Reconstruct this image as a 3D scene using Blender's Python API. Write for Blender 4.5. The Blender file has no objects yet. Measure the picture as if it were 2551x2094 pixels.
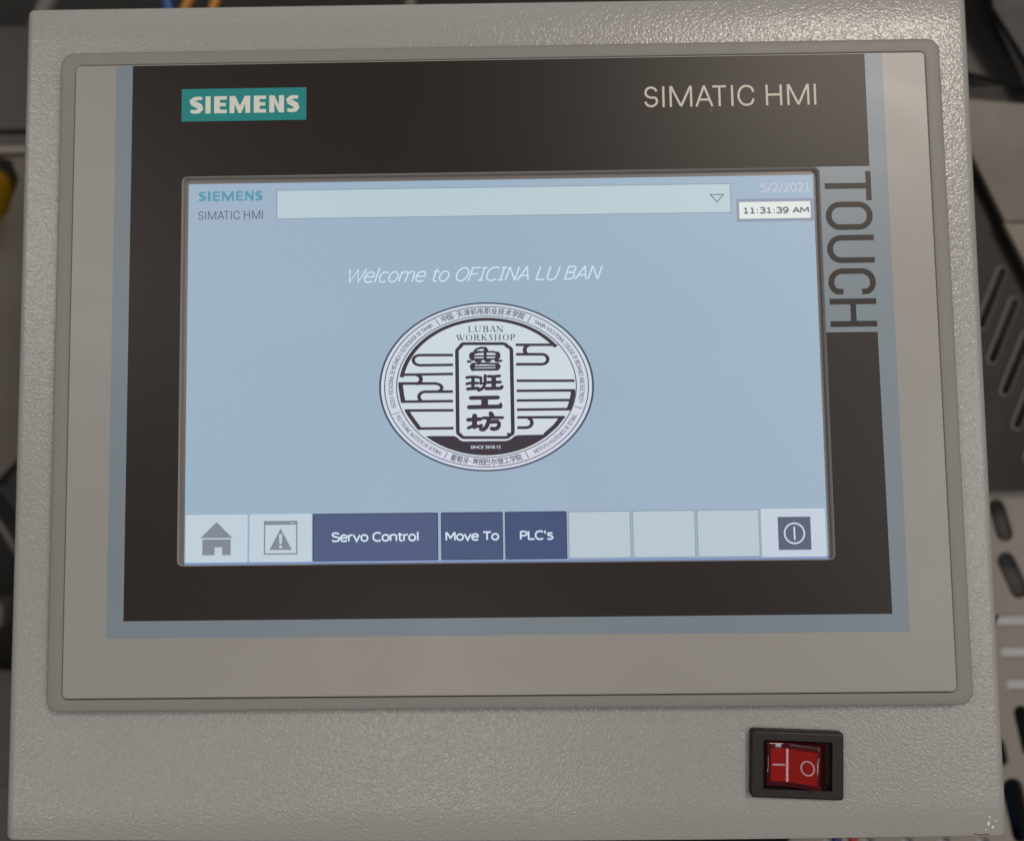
import bpy, bmesh, math, random
from mathutils import Vector, Matrix
random.seed(7)
scene = bpy.context.scene
col = scene.collection
MM = 0.001

# ------------------------------------------------------------------ camera
cam_data = bpy.data.cameras.new("camera")
cam = bpy.data.objects.new("camera", cam_data)
col.objects.link(cam)
cam.location = (-0.004087, -0.012637, 0.213243)
cam.rotation_euler = (0.0742708, 0.0129052, -0.0119208)
cam_data.sensor_width = 36.0
cam_data.lens = 31.0466
cam_data.shift_x = 0.036678
cam_data.shift_y = -0.063074
cam_data.clip_start = 0.01
cam_data.clip_end = 20.0
cam_data.dof.use_dof = True
cam_data.dof.focus_distance = 0.209
cam_data.dof.aperture_fstop = 5.5
scene.camera = cam

# ------------------------------------------------------------------ world, lamps, exposure
world = bpy.data.worlds.new("World")
scene.world = world
world.use_nodes = True
wb = world.node_tree.nodes["Background"]
wb.inputs[0].default_value = (1.0, 0.98, 0.95, 1)
wb.inputs[1].default_value = 0.07

def area(name, loc, target, sx, sy, power, color, roll=0.0):
    d = bpy.data.lights.new(name, 'AREA')
    d.shape = 'RECTANGLE'; d.size = sx; d.size_y = sy
    d.energy = power; d.color = color
    o = bpy.data.objects.new(name, d); col.objects.link(o)
    o.location = loc
    q = (Vector(target) - Vector(loc)).to_track_quat('-Z', 'Y')
    o.rotation_euler = (q.to_matrix() @ Matrix.Rotation(roll, 3, 'Z')).to_euler()
    return o
# ceiling fittings of the workshop: one close to the mirror direction of the panel's upper right corner, two others farther off
area("ceiling_light", (0.78, 0.74, 1.50), (0.05, 0.05, 0), 0.50, 0.28, 12.5, (1.0, 0.88, 0.77), 0.25)
area("ceiling_light", (-0.12, -0.55, 1.50), (0, 0, 0), 0.26, 0.36, 1.9, (1.0, 0.92, 0.84), 0.0)
area("ceiling_light", (-1.00, -0.85, 1.50), (0, 0, 0), 0.50, 0.09, 1.8, (1.0, 0.96, 0.92), 0.9)
area("ceiling_light", (0.98, -0.45, 1.50), (0, 0, 0), 0.09, 0.50, 1.6, (0.97, 0.98, 0.95), 0.0)
area("ceiling_light", (-1.00, 0.35, 1.35), (0, 0, 0), 0.22, 1.25, 4.8, (1.0, 0.965, 0.93), 0)
area("ceiling_light", (1.05, -0.05, 1.35), (0, 0, 0), 0.18, 0.9, 2.8, (0.96, 0.98, 0.96), 0)
area("ceiling_light", (-0.3, 1.50, 1.2), (0, 0, 0), 1.2, 0.3, 1.6, (1.0, 0.97, 0.94), 0)

vs = scene.view_settings
scene.display_settings.display_device = 'sRGB'
vs.view_transform = 'Standard'; vs.look = 'None'; vs.exposure = 0.0; vs.gamma = 1.0; vs.use_curve_mapping = False

# ------------------------------------------------------------------ materials
def lin(c):
    return tuple(((v/255.0)/12.92 if v/255.0 <= 0.04045 else (((v/255.0)+0.055)/1.055)**2.4) for v in c)

def principled(name, color, rough=0.5, spec=0.5, metallic=0.0, coat=0.0, emis=None, estr=1.0):
    m = bpy.data.materials.new(name); m.use_nodes = True
    b = m.node_tree.nodes["Principled BSDF"]
    b.inputs["Base Color"].default_value = (*color, 1)
    b.inputs["Roughness"].default_value = rough
    b.inputs["Specular IOR Level"].default_value = spec
    b.inputs["Metallic"].default_value = metallic
    b.inputs["Coat Weight"].default_value = coat
    b.inputs["Coat Roughness"].default_value = 0.08
    if emis:
        b.inputs["Emission Color"].default_value = (*emis, 1)
        b.inputs["Emission Strength"].default_value = estr
    return m

def N(m, t, **kw):
    n = m.node_tree.nodes.new(t)
    for k, v in kw.items():
        if k in n.inputs: n.inputs[k].default_value = v
        else: setattr(n, k, v)
    return n
def LK(m, a, ao, b, bi): m.node_tree.links.new(a.outputs[ao], b.inputs[bi])

def coords(m):
    return N(m, 'ShaderNodeTexCoord')

def add_grain(m, color, amount=0.06, scale=2500.0, large=0.0, lscale=30.0, detail=3.0, smear=True):
    """base colour varied a little by fine grain and by broad unevenness of the surface"""
    b = m.node_tree.nodes["Principled BSDF"]
    tc = coords(m)
    n1 = N(m, 'ShaderNodeTexNoise', Scale=scale, Detail=detail); LK(m, tc, 'Object', n1, 'Vector')
    n2 = N(m, 'ShaderNodeTexNoise', Scale=lscale, Detail=2.0); LK(m, tc, 'Object', n2, 'Vector')
    a = N(m, 'ShaderNodeMath', operation='MULTIPLY_ADD'); a.inputs[1].default_value = amount*2; a.inputs[2].default_value = 1.0-amount
    LK(m, n1, 'Fac', a, 0)
    c = N(m, 'ShaderNodeMath', operation='MULTIPLY_ADD'); c.inputs[1].default_value = large*2; c.inputs[2].default_value = 1.0-large
    LK(m, n2, 'Fac', c, 0)
    p = N(m, 'ShaderNodeMath', operation='MULTIPLY'); LK(m, a, 0, p, 0); LK(m, c, 0, p, 1)
    mix = N(m, 'ShaderNodeVectorMath', operation='SCALE'); mix.inputs[0].default_value = color
    LK(m, p, 0, mix, 'Scale')
    LK(m, mix, 'Vector', b, 'Base Color')
    if not smear: return n1, mix
    # handling wear: gloss varies in broad soft smears
    r0 = b.inputs['Roughness'].default_value
    n3 = N(m, 'ShaderNodeTexNoise', Scale=38.0, Detail=3.0, Distortion=0.8); LK(m, tc, 'Object', n3, 'Vector')
    mr = N(m, 'ShaderNodeMapRange'); mr.inputs[1].default_value = 0.3; mr.inputs[2].default_value = 0.7
    mr.inputs[3].default_value = r0-0.035; mr.inputs[4].default_value = r0+0.05
    LK(m, n3, 'Fac', mr, 0); LK(m, mr, 0, b, 'Roughness')
    return n1, mix

def add_bump(m, scale, strength, dist=0.0001, detail=2.0, ntype='noise'):
    b = m.node_tree.nodes["Principled BSDF"]
    tc = coords(m)
    n = N(m, 'ShaderNodeTexNoise', Scale=scale, Detail=detail); LK(m, tc, 'Object', n, 'Vector')
    bp = N(m, 'ShaderNodeBump', Strength=strength, Distance=dist)
    LK(m, n, 'Fac', bp, 'Height'); LK(m, bp, 'Normal', b, 'Normal')
    return n, bp

# powder coat: orange-peel relief with small raised beads
def powder_coat(name, color, rough=0.36, strength=1.0):
    m = principled(name, color, rough, 0.6)
    b = m.node_tree.nodes["Principled BSDF"]
    add_grain(m, color, 0.03, 1800.0, 0.05, 18.0, smear=False)
    tc = coords(m)
    wob = N(m, 'ShaderNodeTexNoise', Scale=700.0, Detail=1.0); LK(m, tc, 'Object', wob, 'Vector')
    off = N(m, 'ShaderNodeVectorMath', operation='MULTIPLY_ADD'); off.inputs[1].default_value = (0.0012,)*3
    LK(m, wob, 'Color', off, 0); LK(m, tc, 'Object', off, 2)
    v = N(m, 'ShaderNodeTexVoronoi', feature='SMOOTH_F1', Scale=1450.0); v.inputs['Smoothness'].default_value = 0.6
    LK(m, off, 0, v, 'Vector')
    n = N(m, 'ShaderNodeTexNoise', Scale=1700.0, Detail=1.5); LK(m, off, 0, n, 'Vector')
    ad = N(m, 'ShaderNodeMath', operation='MULTIPLY_ADD'); ad.inputs[1].default_value = -0.55
    LK(m, v, 'Distance', ad, 0); LK(m, n, 'Fac', ad, 2)
    bp = N(m, 'ShaderNodeBump', Strength=strength, Distance=0.000105)
    LK(m, ad, 0, bp, 'Height'); LK(m, bp, 'Normal', b, 'Normal')
    return m

M = {}
M['coat'] = powder_coat('light_grey_powder_coat', (0.345, 0.340, 0.330), 0.25, 1.0)
M['coat_plain'] = principled('light_grey_base', (0.40, 0.385, 0.36), 0.5)
M['chip'] = principled('chipped_paint', (0.78, 0.76, 0.72), 0.25)
M['rust'] = principled('bare_rust', (0.12, 0.055, 0.03), 0.7)

M['bezel'] = principled('grey_moulded_plastic', (0.250, 0.243, 0.230), 0.5, 0.35)
add_grain(M['bezel'], (0.250, 0.243, 0.230), 0.10, 2600.0, 0.03, 25.0); add_bump(M['bezel'], 2600.0, 0.35, 0.00006)
M['plate'] = principled('warm_grey_front_film', (0.323, 0.312, 0.298), 0.37, 0.55)
add_grain(M['plate'], (0.323, 0.312, 0.298), 0.05, 2600.0, 0.02, 20.0); add_bump(M['plate'], 3200.0, 0.2, 0.00003)
M['blue_print'] = principled('blue_grey_print', (0.215, 0.275, 0.335), 0.38, 0.5)
add_grain(M['blue_print'], (0.215, 0.275, 0.335), 0.05, 2600.0, 0.02, 20.0); add_bump(M['blue_print'], 3200.0, 0.2, 0.00003)
# dark film with a few specks of dust
def dark_film():
    m = principled('dark_brown_film', (0.0155, 0.0095, 0.0075), 0.40, 0.38)
    b = m.node_tree.nodes["Principled BSDF"]
    n1, mix = add_grain(m, (0.0155, 0.0095, 0.0075), 0.30, 2600.0, 0.08, 25.0, smear=False)
    tc = coords(m)
    v = N(m, 'ShaderNodeTexVoronoi', feature='F1', Scale=110.0); LK(m, tc, 'Object', v, 'Vector')
    r = N(m, 'ShaderNodeMapRange'); r.inputs[1].default_value = 0.035; r.inputs[2].default_value = 0.015
    LK(m, v, 'Distance', r, 0)
    sep = N(m, 'ShaderNodeSeparateColor'); LK(m, v, 'Color', sep, 0)
    g = N(m, 'ShaderNodeMath', operation='GREATER_THAN'); g.inputs[1].default_value = 0.6; LK(m, sep, 0, g, 0)
    mu = N(m, 'ShaderNodeMath', operation='MULTIPLY'); LK(m, r, 0, mu, 0); LK(m, g, 0, mu, 1)
    mu2 = N(m, 'ShaderNodeMath', operation='MULTIPLY'); LK(m, mu, 0, mu2, 0); mu2.inputs[1].default_value = 0.45
    mc = N(m, 'ShaderNodeMix', data_type='RGBA'); LK(m, mu2, 0, mc, 0)
    LK(m, mix, 'Vector', mc, 6); mc.inputs[7].default_value = (0.25, 0.22, 0.2, 1)
    LK(m, mc, 2, b, 'Base Color')
    add_bump(m, 3000.0, 0.22, 0.00003)
    return m
M['dark'] = dark_film()
M['teal'] = principled('teal_print', (0.012, 0.26, 0.265), 0.45, 0.4)
M['white_print'] = principled('white_print', (0.74, 0.76, 0.70), 0.5, 0.4)
M['silver_print'] = principled('silver_print', (0.66, 0.59, 0.53), 0.45, 0.4)
M['margin'] = principled('grey_screen_margin', (0.20, 0.185, 0.185), 0.30, 0.5)
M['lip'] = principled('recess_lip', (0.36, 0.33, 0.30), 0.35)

# LCD pixels: emission, seen through the same satin touch film
def lcd(name, rgb, grain=0.035):
    e = tuple(max(0.0, v*0.97-0.008) for v in lin(rgb))
    m = principled(name, (0.012, 0.012, 0.014), 0.42, 0.42)
    b = m.node_tree.nodes["Principled BSDF"]
    b.inputs["Emission Strength"].default_value = 1.0
    tc = coords(m)
    n = N(m, 'ShaderNodeTexNoise', Scale=2400.0, Detail=2.0); LK(m, tc, 'Object', n, 'Vector')
    a = N(m, 'ShaderNodeMath', operation='MULTIPLY_ADD'); a.inputs[1].default_value = grain*2; a.inputs[2].default_value = 1.0-grain
    LK(m, n, 'Fac', a, 0)
    # slight colour unevenness of the backlight
    nb = N(m, 'ShaderNodeTexNoise', Scale=14.0, Detail=1.0); LK(m, tc, 'Object', nb, 'Vector')
    mc = N(m, 'ShaderNodeMix', data_type='RGBA'); LK(m, nb, 'Fac', mc, 0)
    mc.inputs[6].default_value = (e[0]*0.90, e[1]*1.03, e[2]*1.0, 1); mc.inputs[7].default_value = (e[0]*1.10, e[1]*0.99, e[2]*1.04, 1)
    s = N(m, 'ShaderNodeVectorMath', operation='SCALE'); LK(m, mc, 2, s, 0)
    LK(m, a, 0, s, 'Scale'); LK(m, s, 'Vector', b, 'Emission Color')
    return m
L = dict(
    bg=lcd('lcd_sky_blue', (154, 176, 194)), header=lcd('lcd_header', (160, 174, 196)),
    field=lcd('lcd_field', (184, 202, 209)), line=lcd('lcd_field_line', (126, 142, 152)),
    button=lcd('lcd_light_button', (181, 197, 205)), button_pale=lcd('lcd_pale_button', (192, 205, 216)),
    edge=lcd('lcd_button_edge', (140, 156, 168)), edge_light=lcd('lcd_button_rim', (198, 212, 222)),
    navy=lcd('lcd_dark_button', (75, 88, 123)), navy_b=lcd('lcd_dark_button_middle', (67, 82, 117)), navy_c=lcd('lcd_dark_button_right', (60, 77, 116)), navy_edge=lcd('lcd_dark_edge', (52, 62, 96)),
    white=lcd('lcd_white_text', (208, 226, 238)), white_warm=lcd('lcd_date_text', (196, 197, 212)),
    teal=lcd('lcd_teal', (84, 150, 172)), grey=lcd('lcd_grey_text', (92, 100, 114)),
    icon=lcd('lcd_icon', (128, 134, 148)), slate=lcd('lcd_slate', (84, 92, 112)),
    clock=lcd('lcd_clock', (222, 228, 224)), clock_rim=lcd('lcd_clock_rim', (136, 143, 164)), clock_text=lcd('lcd_clock_text', (94, 100, 106)),
    paper=lcd('lcd_emblem_white', (206, 215, 222)), paper_rim=lcd('lcd_emblem_rim', (208, 213, 226)),
    ink=lcd('lcd_emblem_ink', (54, 46, 58)), ink_blue=lcd('lcd_emblem_line', (64, 74, 92)), ink_soft=lcd('lcd_emblem_text', (92, 98, 112)),
    strip=lcd('lcd_bottom_strip', (128, 150, 190)), strip_dark=lcd('lcd_bottom_line', (96, 110, 146)),
)

M['black_plastic'] = principled('black_switch_plastic', (0.016, 0.013, 0.012), 0.5, 0.4)
add_grain(M['black_plastic'], (0.017, 0.013, 0.012), 0.15, 2500.0); add_bump(M['black_plastic'], 2500.0, 0.3, 0.00005)
M['black_hole'] = principled('switch_well', (0.006, 0.003, 0.003), 0.6)
M['red_shell'] = principled('dark_red_translucent_plastic', (0.06, 0.003, 0.006), 0.12, 0.5, coat=0.6)
M['red_core'] = principled('red_rocker_plate', (0.27, 0.005, 0.003), 0.5, 0.1, coat=1.0)
add_grain(M['red_core'], (0.27, 0.005, 0.003), 0.12, 900.0, 0.1, 300.0)
M['red_core'].node_tree.nodes['Principled BSDF'].inputs['Coat Roughness'].default_value = 0.03
M['mark'] = principled('pale_switch_mark', (0.46, 0.30, 0.36), 0.35)

# ------------------------------------------------------------------ mesh helpers
def link(name, me, mat=None, parent=None, smooth=False):
    o = bpy.data.objects.new(name, me); col.objects.link(o)
    if mat is not None: me.materials.append(mat)
    if parent is not None: o.parent = parent
    if smooth:
        for p in me.polygons: p.use_smooth = True
    return o
def mesh_obj(name, verts, faces, mat, parent=None, smooth=False, scale=MM):
    me = bpy.data.meshes.new(name)
    me.from_pydata([(v[0]*scale, v[1]*scale, v[2]*scale) for v in verts], [], faces)
    me.validate(); me.update()
    return link(name, me, mat, parent, smooth)
def empty(name, loc=(0, 0, 0)):
    o = bpy.data.objects.new(name, None); col.objects.link(o); o.location = loc
    o.empty_display_size = 0.01
    return o
def tag(o, label=None, category=None, group=None, kind=None):
    if label: o['label'] = label
    if category: o['category'] = category
    if group: o['group'] = group
    if kind: o['kind'] = kind
    return o

def rrect(x0, x1, y0, y1, r, n=6):
    """rounded rectangle outline, counter-clockwise, 4*(n+1) points"""
    pts = []
    r = max(r, 1e-3)
    for cx, cy, a0 in ((x1-r, y1-r, 0), (x0+r, y1-r, 90), (x0+r, y0+r, 180), (x1-r, y0+r, 270)):
        for i in range(n+1):
            a = math.radians(a0+90.0*i/n)
            pts.append((cx+r*math.cos(a), cy+r*math.sin(a)))
    return pts
def loft(name, rings, mat, parent=None, cap_end=True, cap_start=False, smooth=False):
    """rings: list of (points, z); z may be a number"""
    n = len(rings[0][0]); V = []; F = []
    for pts, z in rings:
        for p in pts: V.append((p[0], p[1], z))
    for k in range(len(rings)-1):
        for i in range(n):
            j = (i+1) % n
            F.append((k*n+i, k*n+j, (k+1)*n+j, (k+1)*n+i))
    if cap_end: F.append(tuple((len(rings)-1)*n+i for i in range(n)))
    if cap_start: F.append(tuple(reversed(range(n))))
    o = mesh_obj(name, V, F, mat, parent)
    if smooth:
        for p in o.data.polygons:
            p.use_smooth = len(p.vertices) == 4
    return o
def sheet(name, outer, holes, z_top, thick, mat, parent=None, bevel=0.0):
    """a flat plate with holes (filled 2D curve, extruded), top surface at z_top"""
    cu = bpy.data.curves.new(name, 'CURVE'); cu.dimensions = '2D'; cu.fill_mode = 'BOTH'
    for pts in [outer]+list(holes):
        sp = cu.splines.new('POLY'); sp.points.add(len(pts)-1)
        for p, q in zip(sp.points, pts): p.co = (q[0]*MM, q[1]*MM, 0, 1)
        sp.use_cyclic_u = True
    cu.extrude = thick*MM/2; cu.bevel_depth = bevel*MM; cu.bevel_resolution = 2
    t = bpy.data.objects.new(name, cu); col.objects.link(t)
    dg = bpy.context.evaluated_depsgraph_get()
    me = bpy.data.meshes.new_from_object(t.evaluated_get(dg)); me.name = name
    bpy.data.objects.remove(t); bpy.data.curves.remove(cu)
    for v in me.vertices: v.co.z += (z_top-thick/2-bevel)*MM
    me.materials.clear()
    return link(name, me, mat, parent)
def stroke_geo(pts, w, z, V, F, closed=False, widths=None):
    """a ribbon of constant width with mitred joints, appended to V, F"""
    P = []
    for p in pts:
        q = Vector(p[:2])
        if not P or (q-P[-1]).length > 1e-4: P.append(q)
        elif widths: P.append(q+Vector((1e-3, 0)))
    if closed and (P[0]-P[-1]).length < 1e-6: P = P[:-1]
    n = len(P); base = len(V)
    for i in range(n):
        a = P[i-1] if (i > 0 or closed) else None
        b = P[(i+1) % n] if (i < n-1 or closed) else None
        d1 = (P[i]-a).normalized() if a is not None else (b-P[i]).normalized()
        d2 = (b-P[i]).normalized() if b is not None else d1
        t = (d1+d2)
        t = t.normalized() if t.length > 1e-6 else d1
        nrm = Vector((-t.y, t.x))
        c = max(0.45, nrm.dot(Vector((-d1.y, d1.x))))
        h = (widths[i] if widths else w)/2/c
        V.append((P[i].x+nrm.x*h, P[i].y+nrm.y*h, z)); V.append((P[i].x-nrm.x*h, P[i].y-nrm.y*h, z))
    m = n if closed else n-1
    for i in range(m):
        j = (i+1) % n
        F.append((base+2*i, base+2*i+1, base+2*j+1, base+2*j))
def disc_geo(cx, cy, rx, ry, z, V, F, n=16):
    b = len(V)
    for i in range(n):
        a = 2*math.pi*i/n; V.append((cx+rx*math.cos(a), cy+ry*math.sin(a), z))
    F.append(tuple(range(b, b+n)))
def arc_pts(cx, cy, rx, ry, a0, a1, n=10):
    return [(cx+rx*math.cos(math.radians(a0+(a1-a0)*i/n)), cy+ry*math.sin(math.radians(a0+(a1-a0)*i/n))) for i in range(n+1)]

# ---- lettering from Blender's built-in typeface (its fallback covers the Chinese characters)
_cache = {}
def raw_text(s, offset=0.0):
    key = (s, offset)
    if key not in _cache:
        cu = bpy.data.curves.new('t', 'FONT'); cu.body = s; cu.size = 1.0; cu.offset = offset
        cu.resolution_u = 4; cu.fill_mode = 'FRONT'
        t = bpy.data.objects.new('t', cu); col.objects.link(t)
        dg = bpy.context.evaluated_depsgraph_get()
        me = bpy.data.meshes.new_from_object(t.evaluated_get(dg))
        V = [(v.co.x, v.co.y) for v in me.vertices]; F = [tuple(p.vertices) for p in me.polygons]
        bpy.data.objects.remove(t); bpy.data.curves.remove(cu); bpy.data.meshes.remove(me)
        _cache[key] = (V, F)
    return _cache[key]
CAP = 0.727
def cap_h():
    V, F = raw_text('H'); return max(v[1] for v in V)-min(v[1] for v in V)
CAP = cap_h()
def text_geo(s, x0, x1, ybase, cap, z, V, F, offset=0.0, shear=0.0, down=1.0, bold=0.0):
    """lay string s between x0 and x1, capitals cap high; down=-1 when y grows downward. Returns x of each letter end"""
    tv, tf = raw_text(s, offset)
    sv = [(v[0]+shear*v[1], v[1]) for v in tv]
    a = min(v[0] for v in sv); b = max(v[0] for v in sv)
    kx = (x1-x0)/(b-a); ky = cap/CAP
    base = len(V)
    for v in sv: V.append((x0+(v[0]-a)*kx, ybase+down*v[1]*ky, z))
    for f in tf: F.append(tuple(base+i for i in f))
    if bold:                       # heavier strokes: the same outlines again, shifted a little
        m0, n0 = len(tv), base
        for k, dx in enumerate((-bold, bold, bold*.0)):
            b2 = len(V)
            for i in range(m0): V.append((V[n0+i][0]+dx, V[n0+i][1]+(0 if dx else down*-bold*.6), V[n0+i][2]+0.15*(k+1)))
            for f in tf: F.append(tuple(b2+i for i in f))
    def stem_right(prefix):
        pv, _ = raw_text(prefix, offset)
        pr = max(v[0] for v in pv)
        return x0+(pr-a)*kx
    return stem_right, kx, ky

# bold humanist capitals of the maker's badge, drawn as polygons on a unit-high grid: (width, list of strokes)
def bold_letter(ch, x, w, y0, h, z, V, F, t=None):
    """append one heavy capital in the box (x, y0, w, h); h signed (negative when y grows downward)"""
    t = t or 0.34
    s = abs(h)*t
    v_ = lambda a, b: (x+a*w, y0+b*h)
    if ch == 'I':
        b = len(V); V.extend([(x, y0, z), (x+w, y0, z), (x+w, y0+h, z), (x, y0+h, z)]); F.append((b, b+1, b+2, b+3)); return
    if ch == 'E':
        P = [(0, 0), (1, 0), (1, .21), (s/w, .21), (s/w, .41), (.93, .41), (.93, .61), (s/w, .61), (s/w, .80), (1, .80), (1, 1), (0, 1)]
        pts = [v_(*p) for p in P]
    elif ch == 'N':
        e = s*0.86/w
        P = [(0, 0), (e, 0), (e, .58), (1-e, 0), (1, 0), (1, 1), (1-e, 1), (1-e, .42), (e, 1), (0, 1)]
        pts = [v_(*p) for p in P]
    elif ch == 'M':
        e = s*0.82/w
        P = [(0, 0), (e, 0), (e*1.05, .55), (.43, 0), (.57, 0), (1-e*1.05, .57), (1-e, 0), (1, 0), (1, 1), (1-e*1.15, 1), (.5, .42), (e*1.15, 1), (0, 1)]
        pts = [v_(*p) for p in P]
    elif ch == 'S':
        cl = [(.92, .88), (.62, .895), (.36, .86), (.20, .74), (.26, .62), (.50, .52), (.74, .41), (.80, .27), (.66, .13), (.38, .10), (.06, .14)]
        wd = [.18, .20, .23, .30, .33, .33, .33, .30, .24, .21, .19]
        stroke_geo([v_(*p) for p in cl], 0, z, V, F, widths=[q*abs(h) for q in wd]); return
    b = len(V); V.extend([(p[0], p[1], z) for p in pts]); F.append(tuple(range(b, b+len(pts))))
def bold_word(x0, x1, ybase, h, z, V, F, t=0.34):
    # letter boxes measured along the word, as fractions of its length
    boxes = [('S', 0, .121), ('I', .143, .190), ('E', .222, .338), ('M', .364, .553), ('E', .585, .698), ('N', .727, .862), ('S', .885, 1.0)]
    for ch, a, b in boxes:
        bold_letter(ch, x0+(x1-x0)*a, (x1-x0)*(b-a), ybase, h, z, V, F, t)

def finish(name, V, F, mat, parent, tri=True):
    """flat print: build, triangulate concave outlines, face the viewer"""
    me = bpy.data.meshes.new(name)
    bm = bmesh.new()
    vs_ = [bm.verts.new((v[0]*MM, v[1]*MM, v[2]*MM)) for v in V]
    for f in F:
        try: bm.faces.new([vs_[i] for i in f])
        except ValueError: pass
    bm.normal_update()
    bmesh.ops.triangulate(bm, faces=bm.faces[:], quad_method='BEAUTY', ngon_method='EAR_CLIP')
    bm.normal_update()
    for f in bm.faces:
        f.normal_update()
        if f.normal.z < 0: f.normal_flip()
    bm.to_mesh(me); bm.free()
    return link(name, me, mat, parent)

# ---- a plain screen face drawn with pen strokes: (advance, strokes); strokes marked 'c' are smoothed
def _el(cx, cy, rx, ry, n=18): return ('o', [(cx+rx*math.cos(2*math.pi*i/n), cy+ry*math.sin(2*math.pi*i/n)) for i in range(n)])
PEN = {
 'S': (.66, [('c', [(.56,.86),(.42,.97),(.28,1),(.1,.92),(.06,.74),(.16,.6),(.34,.52),(.54,.42),(.58,.24),(.5,.07),(.3,0),(.14,.03),(.03,.13)])]),
 'e': (.60, [('l', [(.05,.4),(.52,.4)]), ('c', [(.52,.4),(.5,.58),(.42,.71),(.29,.75),(.14,.69),(.06,.53),(.04,.37),(.08,.16),(.18,.03),(.32,0),(.44,.03),(.52,.09)])]),
 'r': (.41, [('l', [(.06,0),(.06,.77)]), ('c', [(.06,.55),(.16,.69),(.26,.74),(.36,.73)])]),
 'v': (.58, [('l', [(.02,.76),(.27,.0),(.52,.76)])]),
 'o': (.62, [_el(.29,.375,.25,.375)]),
 'C': (.70, [('c', [(.62,.88),(.5,.97),(.36,1),(.16,.9),(.05,.7),(.04,.5),(.06,.28),(.17,.08),(.36,0),(.5,.03),(.62,.12)])]),
 'n': (.63, [('l', [(.06,0),(.06,.77)]), ('c', [(.06,.58),(.18,.71),(.31,.75),(.45,.7),(.51,.52)]), ('l', [(.51,.54),(.51,0)])]),
 't': (.41, [('l', [(.14,.96),(.14,.2)]), ('c', [(.14,.22),(.17,.06),(.26,0),(.36,.02)]), ('l', [(.01,.72),(.35,.72)])]),
 'l': (.25, [('l', [(.1,0),(.1,1.06)])]),
 'M': (.86, [('l', [(.06,0),(.06,1)]), ('l', [(.08,1),(.4,.28),(.72,1)]), ('l', [(.74,1),(.74,0)])]),
 'T': (.66, [('l', [(0,.97),(.62,.97)]), ('l', [(.31,1),(.31,0)])]),
 'P': (.62, [('l', [(.06,0),(.06,1)]), ('c', [(.06,.96),(.32,.96),(.48,.9),(.54,.74),(.5,.56),(.36,.47),(.06,.46)])]),
 'L': (.58, [('l', [(.06,1),(.06,0)]), ('l', [(.06,.03),(.52,.03)])]),
 "'": (.24, [('l', [(.08,1.05),(.08,.7)])]),
 's': (.52, [('c', [(.42,.66),(.3,.74),(.2,.75),(.08,.68),(.07,.55),(.2,.44),(.36,.36),(.43,.22),(.36,.05),(.2,0),(.1,.02),(.02,.09)])]),
 'W': (1.0, [('l', [(.02,1),(.26,0),(.5,.95),(.74,0),(.97,1)])]),
 'c': (.52, [('c', [(.45,.66),(.36,.73),(.28,.75),(.13,.68),(.05,.52),(.04,.37),(.07,.18),(.16,.04),(.28,0),(.37,.02),(.45,.09)])]),
 'm': (.94, [('l', [(.06,0),(.06,.77)]), ('c', [(.06,.58),(.17,.71),(.28,.75),(.39,.7),(.44,.52)]), ('l', [(.44,.54),(.44,0)]), ('c', [(.44,.58),(.55,.71),(.66,.75),(.77,.7),(.82,.52)]), ('l', [(.82,.54),(.82,0)])]),
 'O': (.76, [_el(.36,.5,.32,.5, 24)]),
 'F': (.56, [('l', [(.06,0),(.06,1)]), ('l', [(.06,.97),(.52,.97)]), ('l', [(.06,.52),(.48,.52)])]),
 'I': (.42, [('l', [(.19,0),(.19,1)]), ('l', [(.04,.96),(.34,.96)]), ('l', [(.04,.04),(.34,.04)])]),
 'N': (.72, [('l', [(.06,0),(.06,1)]), ('l', [(.07,1),(.59,0)]), ('l', [(.6,0),(.6,1)])]),
 'A': (.70, [('l', [(.02,0),(.33,1)]), ('l', [(.64,0),(.33,1)]), ('l', [(.13,.33),(.53,.33)])]),
 'U': (.72, [('l', [(.06,1),(.06,.36)]), ('c', [(.06,.38),(.1,.12),(.22,.01),(.33,0),(.44,.01),(.56,.12),(.6,.38)]), ('l', [(.6,.36),(.6,1)])]),
 'B': (.64, [('l', [(.06,0),(.06,1)]), ('c', [(.06,.97),(.34,.97),(.47,.9),(.5,.75),(.44,.6),(.3,.53),(.06,.53)]), ('c', [(.3,.53),(.48,.47),(.55,.28),(.48,.1),(.32,.03),(.06,.03)])]),
 '1': (.60, [('l', [(.30,0),(.30,1)]), ('l', [(.12,.84),(.30,.97)]), ('l', [(.10,.04),(.50,.04)])]),
 '3': (.60, [('c', [(.06,.92),(.18,.99),(.3,1),(.46,.92),(.48,.74),(.4,.58),(.24,.53)]), ('c', [(.24,.53),(.44,.48),(.52,.28),(.44,.07),(.26,0),(.14,.01),(.03,.08)])]),
 '9': (.62, [_el(.29,.68,.22,.31), ('c', [(.51,.70),(.5,.38),(.38,.1),(.2,0),(.08,0)])]),
 '5': (.60, [('l', [(.5,.96),(.1,.96)]), ('l', [(.11,1),(.11,.58)]), ('c', [(.11,.58),(.26,.63),(.42,.57),(.52,.38),(.5,.18),(.38,.03),(.22,0),(.04,.06)])]),
 '2': (.60, [('c', [(.06,.86),(.16,.96),(.28,1),(.42,.95),(.48,.78),(.44,.6),(.28,.34),(.06,.05)]), ('l', [(.04,.04),(.52,.04)])]),
 '0': (.62, [_el(.29,.5,.23,.5)]),
 '/': (.44, [('l', [(.02,-.18),(.36,1.05)])]),
 ':': (.34, [('l', [(.15,.0),(.15,.18)]), ('l', [(.15,.54),(.15,.72)])]),
 ' ': (.32, []),
}
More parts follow.
